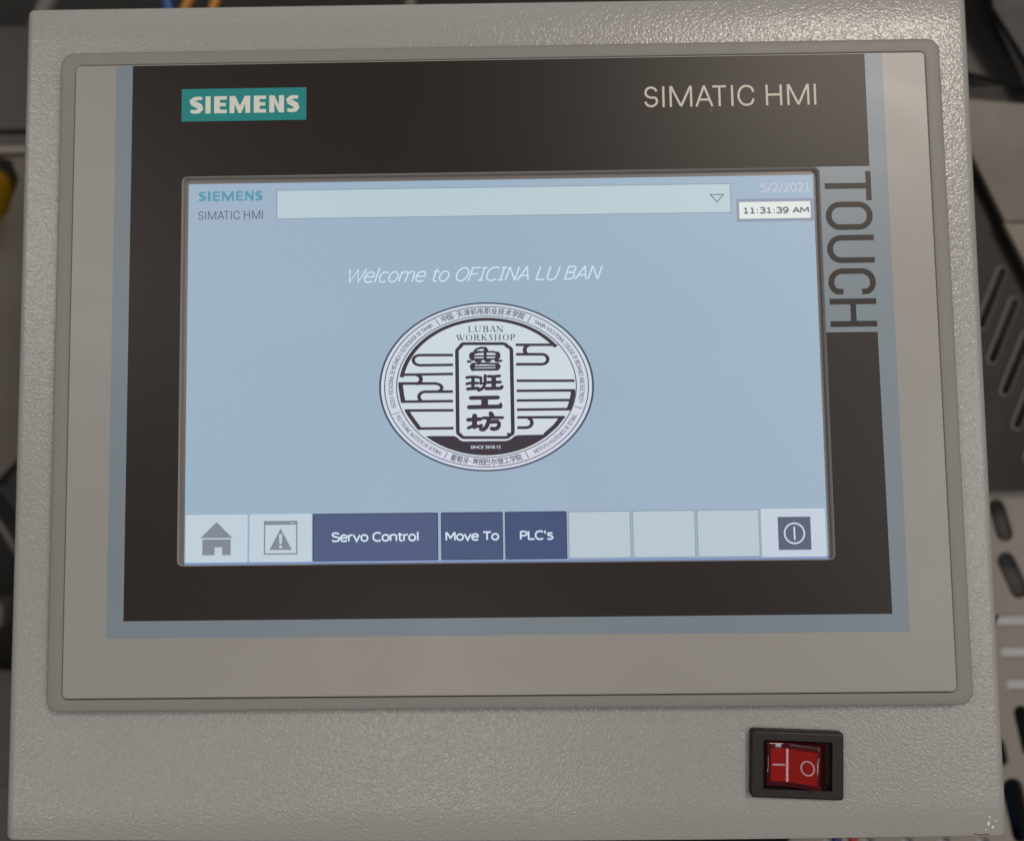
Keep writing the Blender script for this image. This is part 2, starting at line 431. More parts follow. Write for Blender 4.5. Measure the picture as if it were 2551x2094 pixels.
def smooth_pts(P, m=4):
    Q = []
    for i in range(len(P)-1):
        p0, p1, p2, p3 = P[max(0, i-1)], P[i], P[i+1], P[min(len(P)-1, i+2)]
        for j in range(m):
            t = j/m
            Q.append(tuple(.5*((2*p1[c])+(-p0[c]+p2[c])*t+(2*p0[c]-5*p1[c]+4*p2[c]-p3[c])*t*t+(-p0[c]+3*p1[c]-3*p2[c]+p3[c])*t**3) for c in (0, 1)))
    Q.append(P[-1]); return Q
def pen_text(s, x0, x1, yb, cap, z, V, F, w, shear=0.0):
    """pen-stroke lettering between x0 and x1 on a surface whose y grows downward"""
    strokes, x = [], 0.0
    for ch in s:
        adv, st = PEN[ch]
        for kind, P in st:
            if kind == 'c': P = smooth_pts(P)
            strokes.append((kind == 'o', [(x+p[0]+shear*p[1], p[1]) for p in P]))
        x += adv
    xs = [p[0] for c, P in strokes for p in P]; a, b = min(xs), max(xs)
    k = (x1-x0-w)/(b-a); ky = cap-w
    for n_, (closed, P) in enumerate(strokes):
        stroke_geo([(x0+w/2+(p[0]-a)*k, yb-w/2-p[1]*ky) for p in P], w, z+0.02*(n_ % 9), V, F, closed)

# emblem outlines, in picture elements of the 800 x 480 display
BARS=[([(338.1, 223.5), (296.4, 223.0), (293.7, 223.3), (291.3, 224.1), (289.4, 225.5), (288.1, 227.3), (287.7, 229.3), (288.1, 231.2), (289.3, 233.0), (291.2, 234.5), (293.6, 235.4), (296.3, 235.8), (338.0, 235.8)], 3.25), ([(273.1, 247.5), (337.9, 247.2)], 3.25), ([(291.4, 247.7), (293.3, 248.0), (294.9, 248.8), (296.2, 250.1), (297.1, 251.7), (297.3, 253.4), (297.0, 255.1), (296.2, 256.7), (294.9, 257.9), (293.2, 258.7), (291.3, 258.9)], 3.9), ([(269.0, 258.4), (314.7, 258.9), (317.2, 259.2), (319.4, 259.8), (321.3, 260.8), (322.7, 262.0), (323.5, 263.4), (323.5, 264.9), (322.9, 266.4), (321.7, 267.6), (319.9, 268.6), (317.7, 269.3)], 3.4), ([(337.7, 269.3), (302.7, 269.1), (300.7, 269.3), (298.9, 269.8), (297.2, 270.7), (295.9, 271.8), (295.0, 273.1), (294.6, 274.6), (294.6, 276.1), (295.1, 277.6), (296.0, 278.9), (297.4, 280.0)], 3.4), ([(272.9, 281.2), (337.5, 281.2)], 3.25), ([(271.4, 257.2), (271.8, 263.1), (272.8, 270.5), (274.8, 282.4)], 4.6), ([(276.6, 292.3), (337.9, 292.7)], 3.25), ([(278.8, 291.3), (282.5, 297.9), (288.3, 306.1), (295.7, 316.0)], 4.4), ([(293.9, 315.0), (337.9, 315.0)], 3.25), ([(417.5, 211.6), (466.3, 212.2)], 3.25), ([(463.4, 210.7), (470.5, 213.2)], 1.5), ([(434.8, 212.3), (433.1, 212.5), (431.6, 213.1), (430.3, 214.2), (429.4, 215.6), (428.8, 217.1), (428.8, 218.8), (429.1, 220.4), (429.9, 221.8), (431.1, 223.0), (432.6, 223.8)], 3.9), ([(417.8, 223.5), (450.5, 223.9), (452.8, 224.3), (454.9, 225.2), (456.5, 226.6), (457.5, 228.3), (457.8, 230.2), (457.4, 232.2), (456.3, 233.9), (454.7, 235.2), (452.6, 236.1), (450.3, 236.4), (417.6, 236.1)], 3.4), ([(418.0, 256.7), (491.0, 257.6)], 3.25), ([(417.8, 269.4), (490.7, 269.7)], 3.25), ([(417.6, 281.5), (487.2, 281.7)], 3.25), ([(417.8, 292.9), (483.8, 293.0)], 3.25), ([(489.0, 268.5), (488.2, 276.1), (486.0, 284.9), (482.5, 294.3)], 4.6), ([(418.0, 302.5), (477.9, 302.9)], 3.25), ([(474.7, 302.4), (465.9, 313.3), (452.4, 324.9)], 4.8), ([(431.7, 303.5), (433.5, 304.3), (434.9, 305.5), (435.9, 307.0), (436.4, 308.7), (436.3, 310.4), (435.6, 312.0), (434.5, 313.4), (432.9, 314.5), (431.0, 315.2), (428.9, 315.4), (417.9, 315.3)], 3.5), ([(351.4, 209.3), (401.6, 209.9), (405.0, 211.0), (406.8, 213.3), (410.0, 214.9), (411.8, 217.5), (412.0, 220.5), (412.3, 320.0), (411.5, 322.9), (408.4, 324.7), (405.8, 326.8), (403.3, 327.4), (350.4, 326.8), (347.7, 325.4), (345.7, 323.3), (343.8, 321.9), (343.1, 319.2), (343.1, 219.6), (343.4, 216.9), (345.7, 214.7), (347.9, 212.2), (349.4, 210.1), (351.4, 209.3)], 3.7), ([(347.3, 212.5), (350.6, 212.5)], 3.0), ([(404.5, 213.8), (407.8, 213.9)], 3.0), ([(405.0, 323.0), (408.3, 323.1)], 3.0), ([(345.3, 322.9), (348.5, 322.9)], 3.0)]
CHARS=[([(365.4, 218.5), (368.1, 216.5), (371.6, 215.2), (375.4, 214.8), (379.3, 215.1)], 2.42), ([(379.3, 215.4), (380.8, 217.7), (380.2, 219.8)], 3.32), ([(378.9, 215.8), (378.7, 229.6)], 3.43), ([(365.0, 221.7), (369.6, 220.4), (377.3, 219.9), (388.8, 220.1), (393.8, 221.3)], 2.15), ([(363.0, 222.1), (361.3, 223.6), (361.1, 226.3), (363.0, 228.6)], 4.88), ([(394.4, 222.3), (395.3, 224.0), (395.1, 226.3), (393.3, 228.2)], 4.88), ([(361.8, 229.0), (394.1, 229.2)], 2.15), ([(363.4, 225.2), (393.4, 225.0)], 1.87), ([(365.8, 219.8), (371.9, 219.3)], 1.76), ([(356.8, 232.0), (360.0, 231.9)], 2.73), ([(366.8, 231.3), (372.9, 231.4)], 2.81), ([(370.2, 231.0), (370.6, 234.8)], 2.93), ([(380.2, 231.5), (384.6, 231.3)], 2.81), ([(392.1, 231.6), (399.0, 231.5)], 2.65), ([(364.0, 234.8), (377.1, 234.4), (392.4, 235.2)], 2.26), ([(363.3, 235.9), (361.9, 238.1), (363.0, 241.4)], 4.88), ([(394.0, 236.2), (395.3, 238.6), (393.9, 241.2)], 4.88), ([(364.0, 238.5), (393.2, 238.5)], 1.87), ([(362.4, 242.2), (393.5, 242.2)], 2.65), ([(355.0, 252.0), (359.2, 251.3), (363.1, 251.3), (366.9, 251.4), (371.1, 252.1)], 3.12), ([(354.9, 259.9), (359.1, 259.0), (366.8, 259.0), (369.5, 259.1)], 3.12), ([(356.0, 266.3), (369.4, 265.5)], 3.59), ([(363.1, 251.3), (362.8, 266.2)], 3.9), ([(373.2, 252.0), (372.9, 259.9)], 2.93), ([(372.2, 259.5), (376.4, 259.6)], 2.42), ([(378.4, 249.8), (378.1, 259.5), (376.7, 263.7), (374.0, 266.4), (369.8, 268.0)], 3.59), ([(382.3, 250.8), (389.2, 251.1), (396.8, 250.4)], 3.32), ([(381.0, 258.4), (397.5, 258.2)], 3.43), ([(379.4, 266.1), (397.8, 265.9), (399.6, 264.0)], 3.83), ([(389.2, 250.9), (389.0, 265.8)], 5.15), ([(359.9, 277.6), (394.3, 277.4)], 4.37), ([(377.3, 277.9), (377.4, 288.5)], 7.61), ([(357.5, 289.1), (397.1, 288.8)], 4.68), ([(397.8, 288.7), (397.5, 285.7)], 3.43), ([(356.1, 304.8), (371.8, 304.1)], 4.29), ([(364.5, 300.1), (364.2, 313.4)], 5.66), ([(356.6, 314.9), (360.8, 313.1), (364.6, 313.0), (370.4, 313.1), (373.1, 311.8)], 3.59), ([(384.9, 297.4), (387.1, 301.5)], 5.27), ([(374.9, 302.7), (399.7, 302.5)], 3.32), ([(382.3, 303.4), (381.7, 308.3), (379.1, 314.0), (375.7, 316.8), (372.2, 316.7)], 4.68), ([(384.8, 307.6), (393.0, 307.3), (395.0, 309.6), (395.0, 312.6), (392.9, 315.6), (388.6, 316.7), (385.6, 315.9)], 4.37)]
SEG=[(304.5, 324.3), (338.6, 324.7), (342.3, 326.5), (346.7, 330.5), (350.3, 331.5), (404.3, 331.5), (409.5, 329.5), (414.7, 325.5), (418.4, 324.6), (452.4, 324.2)]
SERIF=[('L', 357.8, 187.3, 365.1, 194.9), ('U', 365.7, 187.3, 374.4, 194.9), ('B', 376.1, 187.3, 384.3, 194.9), ('A', 384.7, 187.4, 392.7, 195.0), ('N', 393.3, 187.4, 402.1, 195.0), ('W', 342.1, 197.9, 353.6, 205.6), ('O', 354.5, 197.9, 363.1, 205.7), ('R', 364.3, 198.0, 372.7, 205.7), ('K', 373.8, 198.0, 381.9, 205.7), ('S', 383.1, 198.0, 389.3, 205.7), ('H', 390.6, 198.1, 399.1, 205.8), ('O', 401.1, 198.1, 409.4, 205.8), ('P', 410.6, 198.1, 417.6, 205.8)]

# ================================================================== CONTROL BOX
box = empty('control_box', (0, 0, -0.060))
tag(box, 'light grey powder coated metal box carrying the touch panel and red switch', 'control box')
bo = Vector((0, 0, 60))          # children are given in panel millimetres; the box's own origin is its back
def place(o, off=bo):
    o.location = (off.x*MM, off.y*MM, off.z*MM); return o
def folded_cover():
    # U-shaped cover: side wall, bend, flat front, bend, side wall; lofted along the panel's height
    TL, TR, BR, BL = (-118.55, 91.75), (116.9, 91.2), (115.95, -109.45), (-118.55, -109.0)
    R, D, ny, nx = 2.6, 60.0, 24, 30
    prof = []                                     # (side fraction position, dx from that side, z)
    prof.append(('L', 0.0, -D)); prof.append(('L', 0.0, -30)); 
    for i in range(9):
        a = math.radians(90.0*i/8); prof.append(('L', R-R*math.cos(a), -R+R*math.sin(a)))
    for i in range(1, nx): prof.append(('F', i/nx, 0))
    for i in range(9):
        a = math.radians(90.0-90.0*i/8); prof.append(('R', R-R*math.cos(a), -R+R*math.sin(a)))
    prof.append(('R', 0.0, -30)); prof.append(('R', 0.0, -D))
    V, F = [], []
    m = len(prof)
    for k in range(ny+1):
        t = k/ny
        for side, dx, z in prof:
            xl = BL[0]+(TL[0]-BL[0])*t; xr = BR[0]+(TR[0]-BR[0])*t
            if side == 'L': x = xl+dx
            elif side == 'R': x = xr-dx
            else: x = xl+R+(xr-xl-2*R)*dx
            s = (x-xl)/(xr-xl)
            yb = BL[1]+(BR[1]-BL[1])*s - 0.75*(1-(2*s-1)**2)       # the lower edge bows down a little
            yt = TL[1]+(TR[1]-TL[1])*s
            y = yb+(yt-yb)*t
            if k in (0, ny):                        # corners of the bend are rounded off
                e = max(0.0, (R-min(x-xl, xr-x))/R)
                y += (0.8*e*e)*(1 if k == 0 else -1)
            V.append((x, y, z))
    for k in range(ny):
        for i in range(m-1):
            a = k*m+i; F.append((a, a+1, a+m+1, a+m))
    o = mesh_obj('cover', V, F, M['coat'], box, smooth=True)
    so = o.modifiers.new('thickness', 'SOLIDIFY'); so.thickness = 1.2*MM; so.offset = -1
    bv = o.modifiers.new('edge', 'BEVEL'); bv.width = 0.35*MM; bv.segments = 2; bv.limit_method = 'ANGLE'; bv.angle_limit = math.radians(50)
    return place(o)
folded_cover()
# inner tray that closes the box above and below
place(loft('inner_tray', [(rrect(-116.8, 114.5, -107.6, 90.2, 1.0, 3), -59.8), (rrect(-116.8, 114.5, -107.6, 90.2, 1.0, 3), -1.6)], M['coat_plain'], box, True, True))
# paint knocked off at the lower right corner
V, F = [], []
for (cx, cy, r, s) in [(111.0, -106.6, .55, 1), (111.9, -107.4, .4, 2), (110.3, -108.0, .3, 3), (112.6, -106.0, .3, 4), (111.3, -105.2, .28, 5)]:
    rnd = random.Random(s); b = len(V)
    for i in range(9):
        a = 2*math.pi*i/9; q = r*rnd.uniform(.5, 1.15); V.append((cx+q*math.cos(a)*.7, cy+q*math.sin(a), 0.03))
    F.append(tuple(range(b, b+9)))
place(finish('paint_chip', V, F, M['chip'], box))['kind'] = 'stuff'
V, F = [], []
stroke_geo([(107.5, -108.9), (109.0, -109.1), (111.0, -109.0)], 0.22, 0.035, V, F)
disc_geo(105.8, -76.0, .2, .13, 0.03, V, F, 7); disc_geo(104.4, -77.8, .16, .2, 0.03, V, F, 7); disc_geo(107.6, -71.5, .16, .25, 0.03, V, F, 7); disc_geo(106.2, -75.0, .12, .15, 0.03, V, F, 7)
place(finish('rust_mark', V, F, M['rust'], box))['kind'] = 'stuff'

# ================================================================== TOUCH PANEL
hmi = empty('touch_panel', (0, 0, 0))
tag(hmi, 'industrial touch panel with dark brown front and lit pale blue screen', 'touch panel')

# moulded outer frame: rises from the box, ring closed by a narrow groove towards the front plate
def frame():
    o, r = (-107.4, 107.4, -79.0, 79.0), 3.2
    i = (-103.5, 103.4, -75.95, 75.55)
    def R_(g, ins, rr): return rrect(g[0]+ins, g[1]-ins, g[2]+ins, g[3]-ins, rr, 8)
    rings = [(R_(o, .38, r-.3), 0.02), (R_(o, .38, r-.3), .45), (R_(o, 0, r), .5), (R_(o, 0, r), 2.9), (R_(o, .1, r-.1), 3.2), (R_(o, .3, r-.3), 3.38), (R_(o, .7, r-.6), 3.46),
             (R_(i, -.30, 1.7), 3.80), (R_(i, -.1, 1.5), 3.72), (R_(i, 0, 1.4), 3.5), (R_(i, .02, 1.4), 0.4)]
    return loft('outer_frame', rings, M['bezel'], hmi, False, False, True)
frame()
def plate():
    g = (-102.95, 102.8, -75.35, 74.95)
    # a stepped skirt between groove and plate
    loft('plate_skirt', [(rrect(-103.24, 103.12, -75.66, 75.28, 1.3, 8), 0.4), (rrect(-103.22, 103.10, -75.64, 75.26, 1.3, 8), 4.15),
                         (rrect(-103.08, 102.95, -75.5, 75.1, 1.15, 8), 4.3), (rrect(-101.0, 101.0, -73.6, 73.2, 1.2, 8), 4.3)], M['bezel'], hmi, False, False, True)
    loft('front_plate', [(rrect(g[0], g[1], g[2], g[3], 1.1, 8), 4.31), (rrect(g[0], g[1], g[2], g[3], 1.1, 8), 4.82),
                         (rrect(g[0]+.08, g[1]-.08, g[2]+.08, g[3]-.08, 1.05, 8), 4.95), (rrect(g[0]+.22, g[1]-.22, g[2]+.22, g[3]-.22, .9, 8), 5.0)], None, hmi, False)
plate()
fp = [o for o in col.objects if o.name == 'front_plate'][0]; fp.data.materials.append(M['plate'])
# opening for the screen (recess)
GX0, GX1, GY0, GY1 = -76.6, 76.4, -45.45, 47.05
def ring_face(name, outer, inner, z, mat, parent):
    return sheet(name, outer, [inner], z, 0.02, mat, parent)
hole = rrect(GX0, GX1, GY0, GY1, 1.3, 5)
f = sheet('plate_face', rrect(-102.73, 102.58, -75.13, 74.73, .9, 8), [hole], 5.0, 0.02, M['plate'], None)
# merge the pierced face into the plate so the plate is one part
bm = bmesh.new(); bm.from_mesh(fp.data); bm.from_mesh(f.data); bm.to_mesh(fp.data); bm.free(); bpy.data.objects.remove(f)
# printed film layers, each a hair above the last
sheet('blue_border', [(-92.9, -61.8), (92.65, -61.8), (92.5, 74.62), (-92.9, 74.62)], [hole], 5.05, 0.04, M['blue_print'], hmi)
tx0, ty1, ty0 = 76.4, 47.11, 7.35
# dark film, notched round the blue-grey strip that carries the word TOUCH
dk = [(-88.92, -57.87), (88.8, -57.75), (88.55, ty0), (tx0, ty0), (tx0, ty0-.01)]
dark_outer = [(-88.92, -57.87), (88.82, -57.78), (88.42, ty0), (GX1+.02, ty0), (GX1+.02, -44.2)]
# left, bottom, right pieces make one film: outline goes round the recess, which opens to the strip on the right
outline = [(-88.92, -57.87), (88.82, -57.78), (88.42, ty0), (76.42, ty0)]
outline += [(GX1, ty0)] + [(GX1, y) for y in (GY0+1.3,)]
outline += [(GX1-1.3+1.3*math.cos(math.radians(a)), GY0+1.3+1.3*math.sin(math.radians(a))) for a in (0, -30, -60, -90)][1:]
outline += [(GX0+1.3+1.3*math.cos(math.radians(a)), GY0+1.3+1.3*math.sin(math.radians(a))) for a in (-90, -120, -150, -180)]
outline += [(GX0+1.3+1.3*math.cos(math.radians(a)), GY1-1.3+1.3*math.sin(math.radians(a))) for a in (180, 150, 120, 90)]
outline += [(GX1-1.3, GY1), (GX1-.3, GY1+.06), (88.3, ty1), (88.3, 74.64), (-88.92, 74.64)]
sheet('dark_film', outline, [], 5.08, 0.03, M['dark'], hmi)

# thin grotesque capitals: boxes along the word (start, end as fractions), strokes on a unit square
THIN = [('S', 0, .081), ('I', .103, .121), ('M', .149, .278), ('A', .300, .398), ('T', .393, .483), ('I', .504, .520), ('C', .541, .640), ('H', .708, .800), ('M', .832, .958), ('I', .984, 1.0)]
THIN_S = {
 'S': [[(.95, .80), (.82, .93), (.5, 1.0), (.18, .93), (.05, .77), (.15, .60), (.5, .51), (.86, .40), (.97, .22), (.82, .07), (.5, 0), (.16, .07), (.02, .22)]],
 'I': [[(.5, 0), (.5, 1)]],
 'M': [[(0, 0), (0, 1)], [(.02, 1), (.5, .03)], [(.98, 1), (.5, .03)], [(1, 0), (1, 1)]],
 'A': [[(0, 0), (.5, 1)], [(1, 0), (.5, 1)], [(.18, .33), (.82, .33)]],
 'T': [[(0, 1), (1, 1)], [(.5, 0), (.5, 1)]],
 'C': [[(1, .70), (.90, .90), (.72, .98), (.5, 1), (.26, .94), (.08, .75), (.02, .5), (.08, .25), (.26, .06), (.5, 0), (.72, .02), (.90, .10), (1, .30)]],
 'H': [[(0, 0), (0, 1)], [(1, 0), (1, 1)], [(0, .52), (1, .52)]],
}
def thin_word(s_, x0, x1, yb, h, z, V, F, w, dz):
    k = 0
    for ch, a, b in THIN:
        xa, xb = x0+(x1-x0)*a, x0+(x1-x0)*b
        ww = abs(w)/2
        for st in THIN_S[ch]:
            sg = 1 if h > 0 else -1
            P = [((xa+ww*(.8 if ch != 'A' else .4))+(xb-xa-2*ww*(.8 if ch != 'A' else .4))*p[0] if ch != 'I' else (xa+xb)/2, yb+sg*ww*(.9 if ch in 'SCT' else 0)*(1 if p[1] < .5 else -1)*(1 if ch in 'SC' or p[1] == 1 else 0)+h*p[1]) for p in st]
            # round letters are smoothed through their points
            if ch in 'SC':
                Q = []
                for i in range(len(P)-1):
                    p0, p1, p2, p3 = P[max(0, i-1)], P[i], P[i+1], P[min(len(P)-1, i+2)]
                    for j in range(4):
                        t = j/4
                        Q.append(tuple(.5*((2*p1[c])+(-p0[c]+p2[c])*t+(2*p0[c]-5*p1[c]+4*p2[c]-p3[c])*t*t+(-p0[c]+3*p1[c]-3*p2[c]+p3[c])*t**3) for c in (0, 1)))
                Q.append(P[-1]); P = Q
            stroke_geo(P, w, z+dz*(k % 7), V, F); k += 1

# badge and lettering on the film
badge = sheet('maker_badge', [(-76.85, 60.58), (-46.55, 60.58), (-46.55, 68.62), (-76.85, 68.62)], [], 5.12, 0.04, M['teal'], hmi)
V, F = [], []
bold_word(-74.85, -48.3, 62.50, 4.22, 5.15, V, F)
finish('badge_lettering', V, F, M['white_print'], badge)
V, F = [], []
thin_word('SIMATIC HMI', 35.05, 76.35, 62.26, 5.12, 5.12, V, F, 0.53, 0.004)
finish('model_lettering', V, F, M['silver_print'], hmi)
_lay = iter(list(range(5))*8)
def touch_word():
    # narrow rounded capitals 11 mm high, reading downwards; built upright in (along, up) then turned
    V, F = [], []
    W = 1.36
    def put(pts, w=W, closed=False):
        # along -> -y from the word's start, up -> +x
        stroke_geo([(77.5+p[1], 45.85-p[0]) for p in pts], w, 5.12+0.004*next(_lay), V, F, closed)
    H = 10.95
    put([(0, H-.6), (7.03, H-.6)], 1.2); put([(3.5, 0), (3.5, H-1.2)], 1.36)
    def pill(x, w_, n=8):      # rounded slot outline
        r = w_/2-.65
        return r
    # O
    x, w_ = 7.35, 6.75; a = .65; r = 2.72
    put(arc_pts(x+a+r, H-.62-2.6, r, 2.6, 180, 90)+arc_pts(x+w_-a-r, H-.62-2.6, r, 2.6, 90, 0)+arc_pts(x+w_-a-r, .62+2.6, r, 2.6, 0, -90)+arc_pts(x+a+r, .62+2.6, r, 2.6, -90, -180), 1.32, True)
    # U
    x, w_ = 15.35, 6.7
    put([(x+.66, H+.05)]+arc_pts(x+.66+2.6, .62+2.6, 2.6, 2.6, 180, 270)+arc_pts(x+w_-.66-2.6, .62+2.6, 2.6, 2.6, 270, 360)+[(x+w_-.66, H+.05)], 1.32)
    # C
    x, w_ = 23.35, 6.3
    put([(x+w_-.72, H-3.2)]+arc_pts(x+w_-.75-2.2, H-.62-1.9, 2.25, 1.95, 20, 90, 6)+arc_pts(x+.66+2.45, H-.62-2.6, 2.45, 2.6, 90, 180)+arc_pts(x+.66+2.45, .62+2.6, 2.45, 2.6, 180, 270)+arc_pts(x+w_-.75-2.2, .62+1.9, 2.25, 1.95, -90, -20, 6)+[(x+w_-.72, 3.3)], 1.3)
    # H
    x, w_ = 30.55, 6.7
    put([(x+.68, 0), (x+.68, H-.05)]); put([(x+w_-.68, 0), (x+w_-.68, H-.05)]); put([(x+1.36, H*.5), (x+w_-1.36, H*.5)], 1.28)
    return finish('touch_lettering', V, F, M['dark'], hmi)
touch_word()

# recess: thin bright lip, then the grey margin of the touch sensor
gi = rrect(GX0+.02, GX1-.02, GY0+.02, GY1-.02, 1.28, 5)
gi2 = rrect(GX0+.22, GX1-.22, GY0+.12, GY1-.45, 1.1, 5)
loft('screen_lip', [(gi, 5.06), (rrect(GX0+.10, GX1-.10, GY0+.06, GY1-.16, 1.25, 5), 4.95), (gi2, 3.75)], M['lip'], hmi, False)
loft('sensor_margin', [(rrect(GX0-.6, GX1+.6, GY0-.6, GY1+.6, 1.3, 5), 3.2), (rrect(GX0-.6, GX1+.6, GY0-.6, GY1+.6, 1.3, 5), 3.74)], M['margin'], hmi, True)

# ------------------------------------------------------------------ the lit display: 800 x 480 picture elements
UX0, UX1, UY0, UY1 = -75.307, 75.195, -45.323, 45.512
def U(u, v, layer=0): return (UX0+(UX1-UX0)*u/800.0, UY1-(UY1-UY0)*v/480.0, 3.80+0.012*layer)
def UV(V): return [(*U(v[0], v[1])[:2], 3.80+0.012*v[2]) for v in V]      # z in the lists below is the layer
def urect(x0, y0, x1, y1): return [(x0, y0), (x1, y0), (x1, y1), (x0, y1)]
disp = finish('display', UV([(0, 0, 0), (800, 0, 0), (800, 480, 0), (0, 480, 0)]), [(0, 1, 2, 3)], L['bg'], hmi)
def ui_poly(name, polys, layer, mat):
    V, F = [], []
    for P in polys:
        b = len(V); V += [(p[0], p[1], layer) for p in P]; F.append(tuple(range(b, b+len(P))))
    return finish(name, UV(V), F, mat, disp)
def ui_geo(name, V, F, mat): return finish(name, UV(V), F, mat, disp)
def ui_rr(x0, y0, x1, y1, r): return rrect(x0, x1, y0, y1, r, 4)

# header
V, F = [], []
bold_word(12.7, 95.3, 22.6, -12.9, 1, V, F, 0.24)
ui_geo('screen_maker_text', V, F, L['teal'])
V, F = [], []
thin_word('SIMATIC HMI', 12.7, 95.9, 46.5, -11.0, 1, V, F, 1.25, 0.05)
ui_geo('screen_model_text', V, F, L['grey'])
ui_poly('input_field_rim', [urect(113.3, 9.3, 695.0, 47.1)], 1, L['line'])
ui_poly('input_field', [urect(114.2, 10.2, 694.1, 46.3)], 2, L['field'])
V, F = [], []
stroke_geo([(668.7, 23.6), (685.6, 23.6), (677.0, 33.0), (668.7, 23.6)], 1.3, 3, V, F, True)
ui_geo('dropdown_arrow', V, F, L['grey'])
V, F = [], []
pen_text('5/2/2021', 732.4, 796.2, 21.5, 11.6, 1, V, F, 1.25)
ui_geo('date_text', V, F, L['white_warm'])
ui_poly('clock_rim', [ui_rr(701.6, 29.9, 799.4, 59.1, 2.0)], 1, L['clock_rim'])
ui_poly('clock_field', [urect(705.0, 33.8, 795.4, 55.3)], 2, L['clock'])
V, F = [], []
pen_text('11:31:39 AM', 710.0, 793.4, 49.3, 8.8, 3, V, F, 1.85)
ui_geo('clock_text', V, F, L['clock_text'])

# welcome line, slanted
V, F = [], []
pen_text('Welcome to OFICINA LU BAN', 206.2, 529.9, 130.5, 18.8, 1, V, F, 1.75, shear=0.28)
ui_geo('welcome_text', V, F, L['white'])

# ------------------------------------------------------------------ round workshop emblem (a circle stretched by the screen)
EU, EV, EK = 379.8, 263.2, 1.28
def E(X, Y, layer): return (EU+EK*X, EV+Y, layer)
def ecircle(r, n=96): return [(EU+EK*r*math.sin(2*math.pi*i/n), EV-r*math.cos(2*math.pi*i/n)) for i in range(n)]
def ering(name, r0, r1, layer, mat):
    V, F = [], []; n = 120
    for r in (r0, r1):
        for i in range(n): V.append(E(r*math.sin(2*math.pi*i/n), -r*math.cos(2*math.pi*i/n), layer))
    for i in range(n): F.append((i, (i+1) % n, n+(i+1) % n, n+i))
    return ui_geo(name, V, F, mat)
ui_poly('emblem_disc', [ecircle(105.2)], 1, L['paper_rim'])
ui_poly('emblem_field', [ecircle(88.6)], 2, L['paper'])
ering('emblem_ring', 103.9, 105.9, 3, L['ink_blue'])
ering('emblem_ring', 99.9, 100.9, 3, L['ink_blue'])
ering('emblem_ring', 88.0, 89.0, 3, L['ink_blue'])
# thick arc from the upper right tip round the top to the left bar
V, F = [], []
n = 60; a0, a1 = -81.5, 55.0
for i in range(n+1):
    a = math.radians(a0+(a1-a0)*i/n)
    for r in (82.4, 86.4): V.append(E(r*math.sin(a), -r*math.cos(a), 3))
for i in range(n): F.append((2*i, 2*i+1, 2*i+3, 2*i+2))
ui_geo('emblem_arc', V, F, L['ink'])
V, F = [], []
for k, (pts, w) in enumerate(BARS):
    # bars keep one thickness in the undistorted circle
    P = [((p[0]-EU)/EK, p[1]-EV) for p in pts]; q, g = [], []
    stroke_geo(P, w, 4+0.1*(k % 6), q, g, closed=(len(pts) > 15 and pts[0] == pts[-1]))
    b = len(V); V += [(EU+EK*v[0], EV+v[1], v[2]) for v in q]; F += [tuple(b+i for i in f) for f in g]
ui_geo('emblem_pattern', V, F, L['ink'])
# solid foot of the emblem
P = list(SEG)
x, y = P[-1]; a_s = math.atan2((P[-1][0]-EU)/EK, -(P[-1][1]-EV)); a_e = math.atan2((P[0][0]-EU)/EK, -(P[0][1]-EV))+2*math.pi
for i in range(0, 41):
    a = a_s+(a_e-a_s)*i/40; P.append((EU+EK*86.0*math.sin(a), EV-86.0*math.cos(a)))
ui_poly('emblem_foot', [P], 3, L['ink'])
V, F = [], []
text_geo('SINCE 2018.12', 359.2, 396.7, 340.7, 3.7, 5, V, F, down=-1, bold=0.12)
ui_geo('emblem_year_text', V, F, L['paper'])
# four large brush characters
V, F = [], []
for k, (pts, w) in enumerate(CHARS):
    w *= 1.14
    stroke_geo(pts, w, 5+0.05*(k % 9), V, F)
    upright = len(pts) == 2 and abs(pts[0][0]-pts[1][0]) < .6 and w > 4.2 and pts[0][1] < 295
    for e in () if upright else (pts[0], pts[-1]): disc_geo(e[0], e[1], w/2*.98, w/2*.98, 5.5+0.05*(k % 9), V, F, 10)
ui_geo('emblem_characters', V, F, L['ink'])
